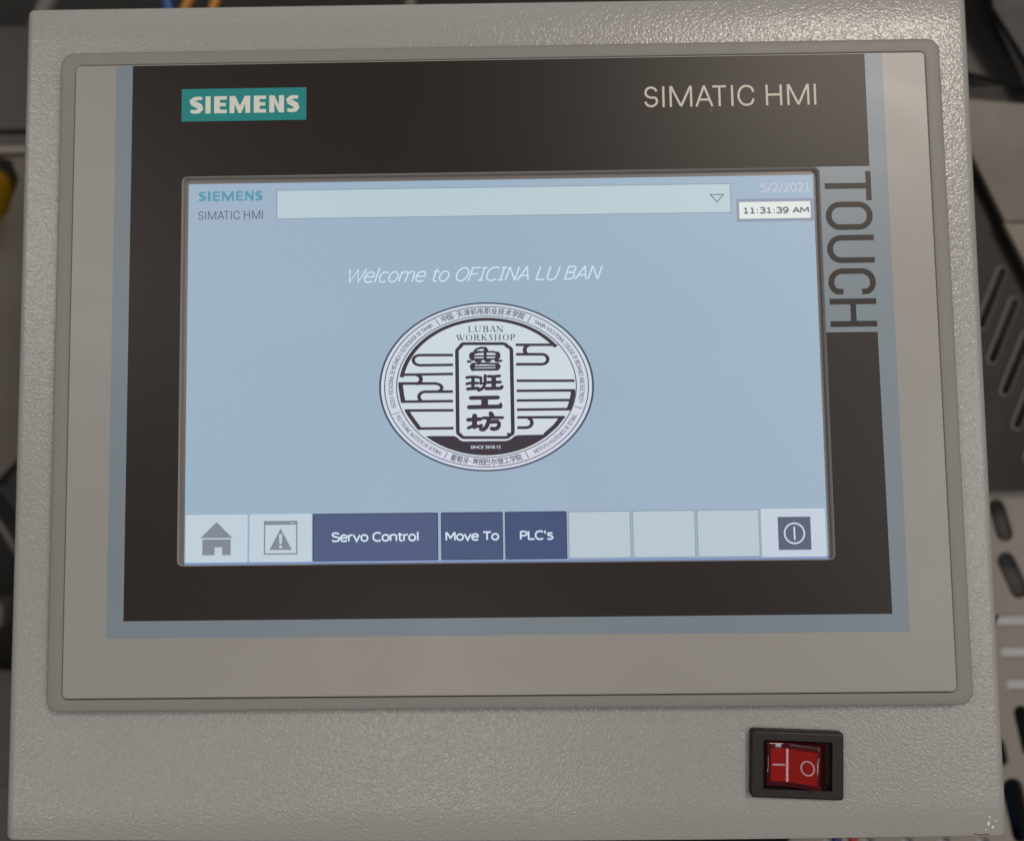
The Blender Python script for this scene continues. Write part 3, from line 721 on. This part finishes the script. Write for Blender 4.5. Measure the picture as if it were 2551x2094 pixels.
# serif capitals LUBAN WORKSHOP: thick and hair strokes with small serifs
SER = {
 'L': [((.18, 0), (.18, 1), 2), ((0, .03), (.85, .03), 1), ((.92, .0), (.96, .3), 1), ((0, .97), (.38, .97), 1)],
 'U': [((.17, 1), (.17, .28), 2), ((.17, .28), (.30, .07), 2), ((.30, .05), (.65, .05), 1), ((.65, .05), (.82, .3), 1), ((.82, .3), (.82, 1), 1), ((0, .97), (.36, .97), 1), ((.66, .97), (1, .97), 1)],
 'B': [((.2, 0), (.2, 1), 2), ((0, .03), (.6, .03), 1), ((.6, .03), (.86, .25), 2), ((.86, .25), (.6, .52), 2), ((.2, .52), (.6, .52), 1), ((.6, .52), (.78, .74), 2), ((.78, .74), (.6, .97), 2), ((0, .97), (.6, .97), 1)],
 'A': [((.14, 0), (.5, 1), 1), ((.5, 1), (.86, 0), 2), ((.24, .25), (.72, .25), 1), ((0, .03), (.3, .03), 1), ((.66, .03), (1, .03), 1)],
 'N': [((.14, 0), (.14, 1), 1), ((.1, 1), (.88, 0), 2), ((.88, 0), (.88, 1), 1), ((0, .03), (.3, .03), 1), ((0, .97), (.2, .97), 1), ((.74, .97), (1, .97), 1)],
 'W': [((.1, 1), (.35, 0), 2), ((.35, 0), (.54, .95), 1), ((.42, 1), (.68, 0), 2), ((.68, 0), (.92, 1), 1), ((0, .97), (.25, .97), 1), ((.38, .97), (.6, .97), 1), ((.8, .97), (1, .97), 1)],
 'O': [((.5, 1), (.2, .85), 1), ((.2, .85), (.1, .5), 2), ((.1, .5), (.2, .15), 2), ((.2, .15), (.5, 0.02), 1), ((.5, .02), (.8, .15), 1), ((.8, .15), (.9, .5), 2), ((.9, .5), (.8, .85), 2), ((.8, .85), (.5, 1), 1)],
 'R': [((.2, 0), (.2, 1), 2), ((0, .97), (.55, .97), 1), ((.55, .97), (.76, .74), 2), ((.76, .74), (.52, .5), 2), ((.2, .5), (.52, .5), 1), ((.5, .5), (.85, .02), 2), ((0, .03), (.36, .03), 1), ((.8, .03), (1, .03), 1)],
 'K': [((.2, 0), (.2, 1), 2), ((.2, .42), (.82, .97), 1), ((.4, .6), (.86, .02), 2), ((0, .03), (.38, .03), 1), ((0, .97), (.38, .97), 1), ((.66, .97), (.96, .97), 1), ((.72, .03), (1, .03), 1)],
 'S': [((.85, .72), (.8, .95), 1), ((.8, .95), (.4, .98), 1), ((.4, .98), (.2, .75), 2), ((.2, .75), (.75, .4), 2), ((.75, .4), (.75, .15), 2), ((.75, .15), (.45, .02), 1), ((.45, .02), (.15, .06), 1), ((.15, .06), (.1, .3), 1)],
 'H': [((.18, 0), (.18, 1), 2), ((.82, 0), (.82, 1), 2), ((.18, .5), (.82, .5), 1), ((0, .03), (.36, .03), 1), ((0, .97), (.36, .97), 1), ((.64, .03), (1, .03), 1), ((.64, .97), (1, .97), 1)],
 'P': [((.2, 0), (.2, 1), 2), ((0, .97), (.6, .97), 1), ((.6, .97), (.86, .74), 2), ((.86, .74), (.6, .46), 2), ((.2, .46), (.6, .46), 1), ((0, .03), (.4, .03), 1)],
}
V, F = [], []
for ch, x0, y0, x1, y1 in SERIF:
    for k, (a, b, t) in enumerate(SER[ch]):
        stroke_geo([(x0+a[0]*(x1-x0), y1-a[1]*(y1-y0)), (x0+b[0]*(x1-x0), y1-b[1]*(y1-y0))], 1.55 if t == 2 else .55, 4+.05*k, V, F)
ui_geo('emblem_title', V, F, L['ink_soft'])
# ring inscriptions
def ring_text(V, F, s, a0, a1, r, size, outward=True, offset=0.0, bold=0.0):
    """characters evenly between angles a0..a1 (degrees clockwise from the top)"""
    wid = []
    for ch in s:
        if ch in ' ': wid.append(.42); continue
        v, f = raw_text(ch, offset)
        wid.append((max(q[0] for q in v)-min(q[0] for q in v)+.10) if ch != '·' else .55)
    tot = sum(wid); cur = 0.0
    for ch, w in zip(s, wid):
        mid = cur+w/2; cur += w
        if ch == ' ': continue
        a = math.radians(a0+(a1-a0)*mid/tot)
        v, f = raw_text(ch, offset)
        mx = (max(q[0] for q in v)+min(q[0] for q in v))/2
        my = CAP/2
        sx = abs(math.radians(a1-a0))*r/tot
        ux, uy = (math.cos(a), math.sin(a)) if outward else (-math.cos(a), -math.sin(a))      # reading direction
        ox, oy = (math.sin(a), -math.cos(a)) if outward else (-math.sin(a), math.cos(a))       # letter 'up'
        for kk, (sa, sb) in enumerate(((0, 0), (bold, 0), (0, bold*.6)) if bold else ((0, 0),)):
            b = len(V)
            for q in v:
                p, h = (q[0]-mx)*sx+sa, (q[1]-my)*size/CAP+sb
                X = r*math.sin(a)+ux*p+ox*h; Y = -r*math.cos(a)+uy*p+oy*h
                V.append(E(X, Y, 4+.1*kk))
            for g in f: F.append(tuple(b+i for i in g))
V, F = [], []
ring_text(V, F, '中国·天津机电职业技术学院', -27.5, 24.0, 94.6, 6.1, True, 0.006, .25)
ring_text(V, F, '葡萄牙·塞图巴尔理工学院', 202.5, 159.0, 94.6, 6.1, False, 0.006, .25)
ui_geo('emblem_ring_characters', V, F, L['ink_soft'])['kind'] = 'stuff'
V, F = [], []
ring_text(V, F, 'TIANJIN VOCATIONAL COLLEGE OF MECHANICS AND ELECTRICITY', 30.5, 103.5, 94.4, 4.3, bold=.2)
ring_text(V, F, 'ESCOLA VOCACIONAL DE MECÂNICA E ELETRICIDADE DE TIANJIN', -105.6, -34.2, 94.4, 4.3, bold=.2)
ring_text(V, F, 'POLYTECHNIC INSTITUTE OF SETÚBAL', 248.0, 208.0, 94.4, 4.3, False, bold=.2)
ring_text(V, F, 'INSTITUTO POLITÉCNICO DE SETÚBAL', 151.0, 113.0, 94.4, 4.3, False, bold=.2)
ui_geo('emblem_ring_letters', V, F, L['ink_soft'])['kind'] = 'stuff'
for a in (-30.3, 27.3, 107.2, 155.7, 205.4, 250.0):
    r = math.radians(a)
    q, F = [], []
    stroke_geo([(90.3*math.sin(r), -90.3*math.cos(r)), (98.6*math.sin(r), -98.6*math.cos(r))], .8, 4, q, F)
    ui_geo('ring_divider', [(EU+EK*v[0], EV+v[1], v[2]) for v in q], F, L['ink_blue'])

# ------------------------------------------------------------------ bottom row of softkeys
ui_poly('bottom_strip', [urect(0, 477.4, 800, 480)], 1, L['strip'])
keys = [(2.3, 78.2, 'p'), (82.4, 158.6, 'p'), (161.1, 316.6, 'n'), (321.6, 397.4, 'n'), (401.3, 477.0, 'n'), (480.0, 556.6, 'l'), (559.6, 636.6, 'l'), (639.6, 716.0, 'l'), (719.8, 797.0, 'p')]
for k, (x0, x1, t) in enumerate(keys):
    ui_poly('softkey_rim', [ui_rr(x0-.7, 418.9, x1+.7, 477.2, 1.6)], 1, {'p': L['edge_light'], 'l': L['edge'], 'n': L['navy_edge']}[t])
    o = ui_poly('softkey', [ui_rr(x0+.6, 420.2, x1-.6, 475.9, 1.2)], 2, {'p': L['button_pale'], 'l': L['button'], 'n': (L['navy'], L['navy_b'], L['navy_c'])[max(0, min(2, k-2))]}[t])
    o['label'] = ['softkey with the grey house icon', 'softkey with the warning triangle icon', 'wide dark blue softkey reading Servo Control', 'dark blue softkey reading Move To',
                  "dark blue softkey reading PLC's", 'empty pale softkey beside the dark blue ones', 'middle one of the three empty pale softkeys', 'empty pale softkey beside the power icon', 'softkey with the power icon'][k]
ui_poly('house_icon', [[(19.8, 447.4), (40.2, 427.8), (60.2, 447.4)], [(22.5, 449.0), (58.0, 449.0), (58.0, 468.4), (47.3, 468.4), (47.3, 458.8), (37.8, 458.8), (37.8, 468.4), (22.5, 468.4)]], 3, L['icon'])
V, F = [], []
stroke_geo([(100.4, 428), (140.7, 428), (140.7, 467.6), (100.4, 467.6), (100.4, 428)], 1.7, 3, V, F, True)
b = len(V); V += [(100, 427.6, 3.1), (141.2, 427.6, 3.1), (141.2, 432.0, 3.1), (100, 432.0, 3.1)]; F.append((b, b+1, b+2, b+3))
b = len(V); V += [(106.4, 462.8, 3), (120.5, 436.2, 3), (134.6, 462.8, 3)]; F.append((b, b+1, b+2))
ui_geo('warning_icon', V, F, L['icon'])
V, F = [], []
b = len(V); V += [(118.4, 443.5, 4), (122.6, 443.5, 4), (121.8, 455.5, 4), (119.2, 455.5, 4)]; F.append((b, b+1, b+2, b+3))
disc_geo(120.5, 459.0, 2.1, 1.7, 4, V, F, 12)
b = len(V); V += [(133.2, 429, 4), (134.6, 429, 4), (134.6, 430.4, 4), (133.2, 430.4, 4)]; F.append((b, b+1, b+2, b+3))
b = len(V); V += [(136.4, 429, 4), (137.8, 429, 4), (137.8, 430.4, 4), (136.4, 430.4, 4)]; F.append((b, b+1, b+2, b+3))
ui_geo('exclamation_mark', V, F, L['button_pale'])
ui_poly('power_icon', [urect(739.2, 428.8, 779.6, 469.0)], 3, L['slate'])
V, F = [], []
stroke_geo(arc_pts(759.3, 448.9, 12.2, 12.2, 0, 360, 40), 2.0, 4, V, F, True)
stroke_geo([(759.2, 440.8), (759.4, 456.8)], 2.1, 4.1, V, F)
ui_geo('power_symbol', V, F, L['edge_light'])
for s, x0, x1, yb, cap in (('Servo Control', 183.9, 292.9, 454.0, 12.2), ('Move To', 326.4, 393.3, 454.0, 11.8), ("PLC's", 419.1, 460.8, 453.9, 12.0)):
    V, F = [], []
    pen_text(s, x0, x1, yb, cap, 3, V, F, 2.05)
    o = ui_geo('softkey_text', V, F, L['white'])

# dust caught along the screen recess and strewn over the front: far too many to count
V, F = [], []
rnd = random.Random(11)
def speck(x, y, z, r):
    b = len(V); n_ = rnd.randint(4, 6); a0 = rnd.random()*6; e = rnd.uniform(.5, 1.0)
    for i in range(n_):
        a = a0+2*math.pi*i/n_; V.append((x+r*math.cos(a), y+r*e*math.sin(a), z))
    F.append(tuple(range(b, b+n_)))
for _ in range(95):
    t = rnd.random()
    if t < .45: speck(rnd.uniform(GX0+1, GX1-1), GY0+.14+rnd.uniform(-.03, .12), 5.10, rnd.uniform(.03, .09))
    elif t < .72: speck(GX1-.08+rnd.uniform(-.06, .06), rnd.uniform(GY0+1, GY1-35), 5.10, rnd.uniform(.03, .08))
    elif t < .86: speck(rnd.uniform(GX0+2, GX1-2), GY1-.1, 5.10, rnd.uniform(.03, .07))
    else: speck(rnd.uniform(-100, 100), -75.6+rnd.uniform(-.2, .2), 4.6, rnd.uniform(.04, .10))
for _ in range(55): speck(rnd.uniform(-87, 87), rnd.choice((rnd.uniform(48, 73), rnd.uniform(-57, -46))), 5.105, rnd.uniform(.02, .055))
d = finish('dust', V, F, principled('pale_dust', (0.36, 0.33, 0.30), 0.9), hmi); d['kind'] = 'stuff'
# ================================================================== ROCKER SWITCH
sw = empty('rocker_switch', (0.0669, -0.0926, 0))
sw.rotation_euler = (0, 0, math.radians(-2.5))
tag(sw, 'red rocker power switch in a black frame, below the touch panel', 'switch')
loft('switch_frame', [(rrect(-10.65, 10.65, -7.6, 7.6, .8, 5), 0.02), (rrect(-10.65, 10.65, -7.6, 7.6, .8, 5), 1.55), (rrect(-10.45, 10.45, -7.4, 7.4, .7, 5), 1.9),
                      (rrect(-10.2, 10.2, -7.1, 7.0, .6, 5), 2.0), (rrect(-7.95, 7.95, -5.5, 5.5, .25, 5), 2.0), (rrect(-7.9, 7.9, -5.45, 5.45, .25, 5), .25)], M['black_plastic'], sw, False)
loft('switch_well', [(rrect(-7.95, 7.95, -5.5, 5.5, .25, 5), .12), (rrect(-7.95, 7.95, -5.5, 5.5, .25, 5), .3)], M['black_hole'], sw, True)
def prof(x):          # height of the rocker's top face along its length
    # pressed half lies level, the other half climbs
    a, b = 1.75, 1.75+(x+2.5)*0.36
    t = min(1, max(0, (x+5.2)/5.0)); t = t*t*(3-2*t)
    return a*(1-t)+b*t
def rocker():
    xs = [-7.05, -6.95, -6.7]+[-6.7+i*(10.6/26) for i in range(1, 27)]+[4.15, 4.35, 6.75]
    V, F = [], []
    hy = 4.95
    for x in xs:
        z = prof(x)
        dz = 0.35 if x in (xs[0], xs[-2]) else (0.08 if x in (xs[1], xs[-3]) else 0)
        z -= dz
        if x == xs[-1]: z = 1.2
        for y, zz in ((-hy, .3), (-hy, z-.35), (-hy+.1, z-.1), (-hy+.35, z), (hy-.35, z), (hy-.1, z-.1), (hy, z-.35), (hy, .3)):
            V.append((x, y, zz))
    m = 8
    for i in range(len(xs)-1):
        for j in range(m-1):
            a = i*m+j; F.append((a, a+m, a+m+1, a+1))
    F.append(tuple(range(m))); e = (len(xs)-1)*m
    # slanted end face, in steps so it catches light
    F.append(tuple(reversed([e+j for j in range(m)])))
    o = mesh_obj('rocker', V, F, M['red_shell'], sw)
    for p in o.data.polygons: p.use_smooth = len(p.vertices) == 4
    return o
rk = rocker()
def on_top(name, pts_fn, mat, lift, parent):
    pass
V, F = [], []
nx = 44; x0, x1, y0, y1 = -6.15, 3.75, -3.75, 3.65
for i in range(nx+1):
    x = x0+(x1-x0)*i/nx; V += [(x, y0, prof(x)+.04), (x, y1, prof(x)+.04)]
for i in range(nx): F.append((2*i, 2*i+2, 2*i+3, 2*i+1))
o = mesh_obj('rocker_plate', V, F, M['red_core'], rk, smooth=True)
V, F = [], []
b = 0; V = [(-5.75, -.25, prof(-5.75)+.08), (-2.95, -.25, prof(-2.95)+.08), (-2.95, .22, prof(-2.95)+.08), (-5.75, .22, prof(-5.75)+.08)]; F = [(0, 1, 2, 3)]
V = []; F = []
for i in range(9):
    x = -5.75+2.85*i/8; V += [(x, -.2, prof(x)+.08), (x, .16, prof(x)+.08)]
for i in range(8): F.append((2*i, 2*i+2, 2*i+3, 2*i+1))
mesh_obj('on_mark', V, F, M['mark'], rk)
V, F = [], []
for i in range(40):
    a = 2*math.pi*i/40
    for r1, r2 in ((1.16, 1.40), (1.46, 1.70)):
        x = 1.75+r1*math.cos(a); V.append((x, -.1+r2*math.sin(a), prof(x)+.08))
for i in range(40):
    j = (i+1) % 40; F.append((2*i, 2*i+1, 2*j+1, 2*j))
mesh_obj('off_mark', V, F, M['mark'], rk)

# ================================================================== WHAT LIES BEHIND THE BOX
def metal(name, color, rough=0.45, grain=0.06, metallic=0.0):
    m = principled(name, color, rough, 0.4, metallic)
    add_grain(m, color, grain, 400.0, 0.10, 25.0); return m
M['bench'] = metal('dark_cabinet_floor', (0.012, 0.011, 0.010), 0.7)
M['tray'] = metal('dull_perforated_steel', (0.235, 0.21, 0.19), 0.5)
M['louver'] = metal('dark_slotted_cover', (0.012, 0.010, 0.009), 0.6)
M['brown'] = metal('brown_grey_duct', (0.125, 0.108, 0.092), 0.45)
M['beige'] = metal('beige_duct', (0.17, 0.145, 0.12), 0.45)
M['pale'] = metal('pale_sheet', (0.44, 0.44, 0.455), 0.6)
M['charcoal'] = metal('duct_shade', (0.032, 0.029, 0.027), 0.5)  # shade over the upper end of the duct, put into the colour
M['yellow'] = principled('yellow_plastic', (0.62, 0.36, 0.01), 0.35)
M['blue_wire'] = principled('blue_insulation', (0.006, 0.045, 0.20), 0.4)
M['orange_wire'] = principled('orange_insulation', (0.42, 0.16, 0.015), 0.4)
M['red_wire'] = principled('red_insulation', (0.42, 0.02, 0.02), 0.4)
M['grey_wire'] = principled('grey_sheath', (0.12, 0.105, 0.095), 0.5)
M['reflection_blue'] = principled('slot_reflection_blue', (0.01, 0.022, 0.045), 0.3)  # bluish reflection in the lower right slot, put into the colour

g = sheet('cabinet_floor', [(-420, -420), (420, -420), (420, 420), (-420, 420)], [], -135, 2, M['bench'])
tag(g, kind='structure')

def slot(cx, cy, length, width, ang, n=7):
    """rounded slot outline"""
    a = math.radians(ang); c, s = math.cos(a), math.sin(a); h = (length-width)/2; r = width/2; P = []
    for sx, st0 in ((1, -90), (-1, 90)):
        for i in range(n+1):
            t = math.radians(st0+180*i/n); x = sx*h+r*math.cos(t); y = r*math.sin(t)
            P.append((cx+x*c-y*s, cy+x*s+y*c))
    return P
# perforated steel tray below right: slots of three directions
holes = []
for k, (y, x) in enumerate(((-76.6, 153.2), (-86.3, 155.2), (-96.2, 156.4))):
    holes.append(slot(x+12, y, 24, 4.4, 0))
holes += [slot(157.6, -45.6, 14, 5.6, -76), slot(160.4, -62.6, 15.5, 6.0, -68), slot(161.6, -110.0, 16, 5.0, -80), slot(153.4, -116.4, 9, 4.6, -80), slot(157.9, -134.0, 20.5, 7.0, -80)]
for x in (99.7, 111.8, 123.7, 135.0): holes.append(slot(x, -146.2, 10.4, 3.9, 90))
holes += [slot(146.9, -146.0, 9.6, 4.3, 90), slot(172, -45, 14, 5.6, -76), slot(175, -63, 15.5, 6.0, -68), slot(171, -112, 16, 4, -80), slot(171, -134, 18, 5, -80)]
tray = empty('perforated_tray', (0.150, -0.080, -0.075))
tag(tray, 'grey perforated steel tray with rounded slots behind the right side of the box', 'metal tray')
o = sheet('tray_plate', [(88, -190), (230, -190), (230, -36.5), (88, -36.5)], holes, -70, 1.6, M['tray'], tray, bevel=0.25)
o.location = (-0.150, 0.080, 0.075)
o = loft('tray_flange', [(rrect(88, 230, -37.9, -36.5, .3, 2), -71.9), (rrect(88, 230, -37.9, -36.5, .3, 2), -92)], M['tray'], tray, True, True); o.location = (-0.150, 0.080, 0.075)
p = sheet('pale_panel', [(151.0, -102), (225, -102), (225, -72.2), (158.5, -72.2), (155.2, -79.2), (151.0, -79.2)], [], -72.6, 1.0, M['pale'])
tag(p, 'pale sheet seen through the horizontal slots of the perforated tray', 'panel')
p = sheet('mounting_panel', [(94, -190), (150, -190), (150, -140), (94, -140)], [], -72.6, 1.0, M['pale'])
tag(p, 'pale sheet under the slots along the bottom edge of the perforated tray', 'panel')
p = sheet('backing_sheet', [(150, -71.5), (230, -71.5), (230, -38.5), (150, -38.5)], [], -84, 1.2, metal('dark_grey_sheet', (0.10, 0.095, 0.088), 0.6))  # plain dark grey sheet
tag(p, 'dim grey sheet under the two slanted upper slots of the perforated tray', 'sheet')
k = loft('slot_reflection', [(slot(158.6, -137, 22, 7.5, -78), -100), (slot(158.6, -137, 22, 7.5, -78), -80), (slot(158.6, -137, 21, 6.5, -78), -78)], M['reflection_blue'], None, True, True)  # solid added under the slot to carry the painted blue reflection
tag(k, 'dark blue rounded painted reflection seen through the large slot in the lower right corner', 'reflection')

# slotted dark cover, upper part of the right side
rim, slots = [], []
for (x0, y0, x1, y1) in ((158.6, 32.7, 150.9, 15.5), (161.9, 22.9, 153.8, 4.7), (165.3, 12.5, 157.2, -5.3), (168.4, 2.0, 160.3, -15.8), (171.5, -8.5, 163.4, -26), (171.9, 19.0, 166.0, 6.0)):
    ang = math.degrees(math.atan2(y0-y1, x0-x1)); ln = math.hypot(x0-x1, y0-y1)+3.2
    rim.append(slot((x0+x1)/2, (y0+y1)/2, ln, 3.7, ang)); slots.append(slot((x0+x1)/2+.35, (y0+y1)/2, ln-1.2, 2.5, ang))
cov = empty('slotted_cover', (0.160, 0.010, -0.070))
tag(cov, 'dark vented cover with slanted slots behind the right edge of the box', 'vent cover')
o = sheet('cover_plate', [(120, -35.5), (215, -35.5), (215, 92), (120, 92)], rim, -64, 1.4, M['louver'], cov); o.location = (-0.160, -0.010, 0.070)
M['rim'] = metal('paler_slot_rim', (0.075, 0.07, 0.064), 0.45)  # rims paler than the cover, widest on the left of each slot
for a_, b_ in zip(rim, slots):
    o = sheet('slot_rim', a_, [b_], -63.6, 1.6, M['rim'], cov, bevel=0.12); o.location = (-0.160, -0.010, 0.070)

# ducts crossing above it (upper right)
def slab(name, pts, z, t, mat, label, cat, group=None, bevel=0.5):
    o = sheet(name, pts, [], z, t, mat, None, bevel=bevel); tag(o, label, cat, group); return o
slab('metal_duct', [(120, 88), (150, 86.5), (172.5, 84.0), (230, 30), (230, 47.0), (158.7, 47.6), (149.2, 70.0), (141, 78), (120, 78)], -60, 1.5, M['brown'],
     'brown grey metal duct slanting down behind the upper right edge of the box', 'duct')
slab('beige_duct', [(158.4, 46.6), (230, 46.0), (230, -20), (196, -40), (170, 21.0)], -59.5, 1.8, M['beige'], 'beige duct cover below the seam of the brown grey duct', 'duct')
slab('shaded_duct_top', [(118, 101), (153.5, 98), (167.9, 94.0), (173.5, 84), (160.5, 120), (158, 150), (118, 150)], -66, 1.5, M['charcoal'], 'charcoal sheet painted as the shaded upper end of the brown grey duct', 'cover plate')  # dark sheet added where the brown duct falls into shade
slab('corner_cover', [(154.5, 128), (156, 114), (164.4, 98.5), (170, 88), (230, 88), (230, 150), (154.5, 150)], -55, 1.5, metal('slate_cover', (0.018, 0.0175, 0.019), 0.5), 'slate grey cover in the top right corner behind the box', 'cover plate')
slab('duct_edge', [(169.6, 92.9), (230, 92.4), (230, 91.2), (169.6, 91.8)], -54, 2.0, M['brown'], 'thin light metal edge crossing the dark gap at the far upper right', 'metal edge', bevel=.2)

# left side
slab('metal_rail', [(-230, 121.1), (-120, 120.8), (-120, 86.5), (-230, 86.5)], -72, 3, metal('dark_rail', (0.042, 0.037, 0.035), 0.4), 'dark grey horizontal rail behind the upper left edge of the box', 'rail')
slab('metal_ledge', [(-230, 85.9), (-120, 85.5), (-120, 79.9), (-230, 80.0)], -75, 2, metal('dim_rail', (0.060, 0.053, 0.045), 0.5), 'dim narrow ledge under the dark grey rail on the left', 'ledge')
slab('metal_strip', [(-230, 79.5), (-120, 79.4), (-120, 77.9), (-230, 77.8)], -70, 3, metal('light_strip', (0.19, 0.17, 0.145), 0.4), 'thin light metal strip above the black notch on the left', 'strip')
slab('metal_duct', [(-230, 76.9), (-164.4, 76.9), (-160.2, 75.9), (-157.4, 69.3), (-159.6, 62.3), (-161, 58), (-230, -29), (-230, -33), (-166, -33), (-153, -20), (-120, 2), (-120, 76.9)], -72, 3,
     metal('brown_side_duct', (0.105, 0.086, 0.070), 0.5), 'brown grey sheet metal duct behind the left edge of the box', 'duct')
y = loft('yellow_connector', [(slot(-169.6, 60.6, 28, 8, 87), -95), (slot(-169.6, 60.6, 28, 8, 87), -66), (slot(-169.6, 60.6, 27, 7, 87), -64), (slot(-169.6, 60.6, 24, 4.5, 87), -62.8)], M['yellow'], None, True, True, True)
tag(y, 'bright yellow rounded plastic connector at the left edge of the photo', 'connector')
slab('metal_bracket', [(-175, -33), (-159.6, -31.5), (-156.7, -22), (-120, -14), (-120, -60), (-153.5, -60), (-155.9, -41.5), (-161, -34), (-175, -36)], -74, 2, M['louver'], 'black bracket behind the left edge of the box', 'bracket')
def tube(name, pts, r, mat, label, cat, group=None):
    cu = bpy.data.curves.new(name, 'CURVE'); cu.dimensions = '3D'; cu.bevel_depth = r*MM; cu.bevel_resolution = 4; cu.resolution_u = 6
    sp = cu.splines.new('BEZIER'); sp.bezier_points.add(len(pts)-1)
    for p, q in zip(sp.bezier_points, pts):
        p.co = (q[0]*MM, q[1]*MM, q[2]*MM); p.handle_left_type = p.handle_right_type = 'AUTO'
    t = bpy.data.objects.new(name, cu); col.objects.link(t)
    dg = bpy.context.evaluated_depsgraph_get(); me = bpy.data.meshes.new_from_object(t.evaluated_get(dg)); me.name = name
    bpy.data.objects.remove(t); bpy.data.curves.remove(cu); me.materials.clear()
    o = link(name, me, mat, None, True); tag(o, label, cat, group); return o
tube('black_cable', [(-190, -20, -80), (-163, -44, -76), (-154, -57, -78), (-120, -80, -95)], 1.3, M['grey_wire'], 'thin grey cable crossing the dark gap at the left of the box', 'cable')
k = loft('round_cap', [(slot(-161.2, -72.3, 9.5, 7, 85), -95), (slot(-161.2, -72.3, 9.5, 7, 85), -71), (slot(-161.2, -72.3, 8, 5.6, 85), -70)], M['brown'], None, True, True, True)
tag(k, 'small brown grey rounded cap at the lower left edge', 'cap')
slab('steel_sheet', [(-230, -88), (-157.6, -92), (-156, -99), (-150, -124.2), (-156.2, -124.6), (-160, -127), (-230, -135)], -78, 2, metal('dim_panel', (0.07, 0.06, 0.054), 0.5), 'dim brown panel behind the lower left edge of the box', 'panel')
slab('steel_sheet', [(-230, -128), (-160, -127.4), (-156.4, -125.4), (-130, -125), (-130, -190), (-230, -190)], -80, 2, metal('dim_sheet', (0.075, 0.071, 0.067), 0.5), 'dim grey sheet behind the lower left corner of the box', 'sheet')

# cables
tube('grey_cable', [(-139, 150, -75), (-149.5, 129, -72), (-158, 114, -78)], 3.0, M['grey_wire'], 'thick grey cable above the upper left corner of the box', 'cable')
tube('blue_wire', [(-112, 160, -70), (-108, 128, -68), (-100, 100, -74)], 1.9, M['blue_wire'], 'blue wire above the top edge of the box', 'wire')
tube('orange_wire', [(-86, 150, -72), (-100.6, 127, -68), (-108, 112, -74)], 1.5, M['orange_wire'], 'orange wire nearest the blue wire above the box', 'wire', 'orange wires above the box')
tube('orange_wire', [(-82, 152, -72), (-91.6, 127, -68), (-100, 106, -74)], 1.5, M['orange_wire'], 'second orange wire, farther from the blue wire above the box', 'wire', 'orange wires above the box')
tube('grey_wire', [(-27.5, 160, -74), (-27.6, 127, -72), (-26, 100, -78)], 2.2, M['grey_wire'], 'dim grey wire above the middle of the top edge', 'wire')
tube('blue_wire', [(91.6, -170, -45), (91.6, -128, -42), (92, -100, -52)], 1.35, principled('violet_blue_insulation', (0.03, 0.04, 0.22), 0.4), 'blue wire below the bottom edge of the box', 'wire')
tube('red_wire', [(96.3, -170, -45), (96.0, -128, -42), (95, -100, -52)], 1.3, M['red_wire'], 'red wire below the bottom edge of the box', 'wire')
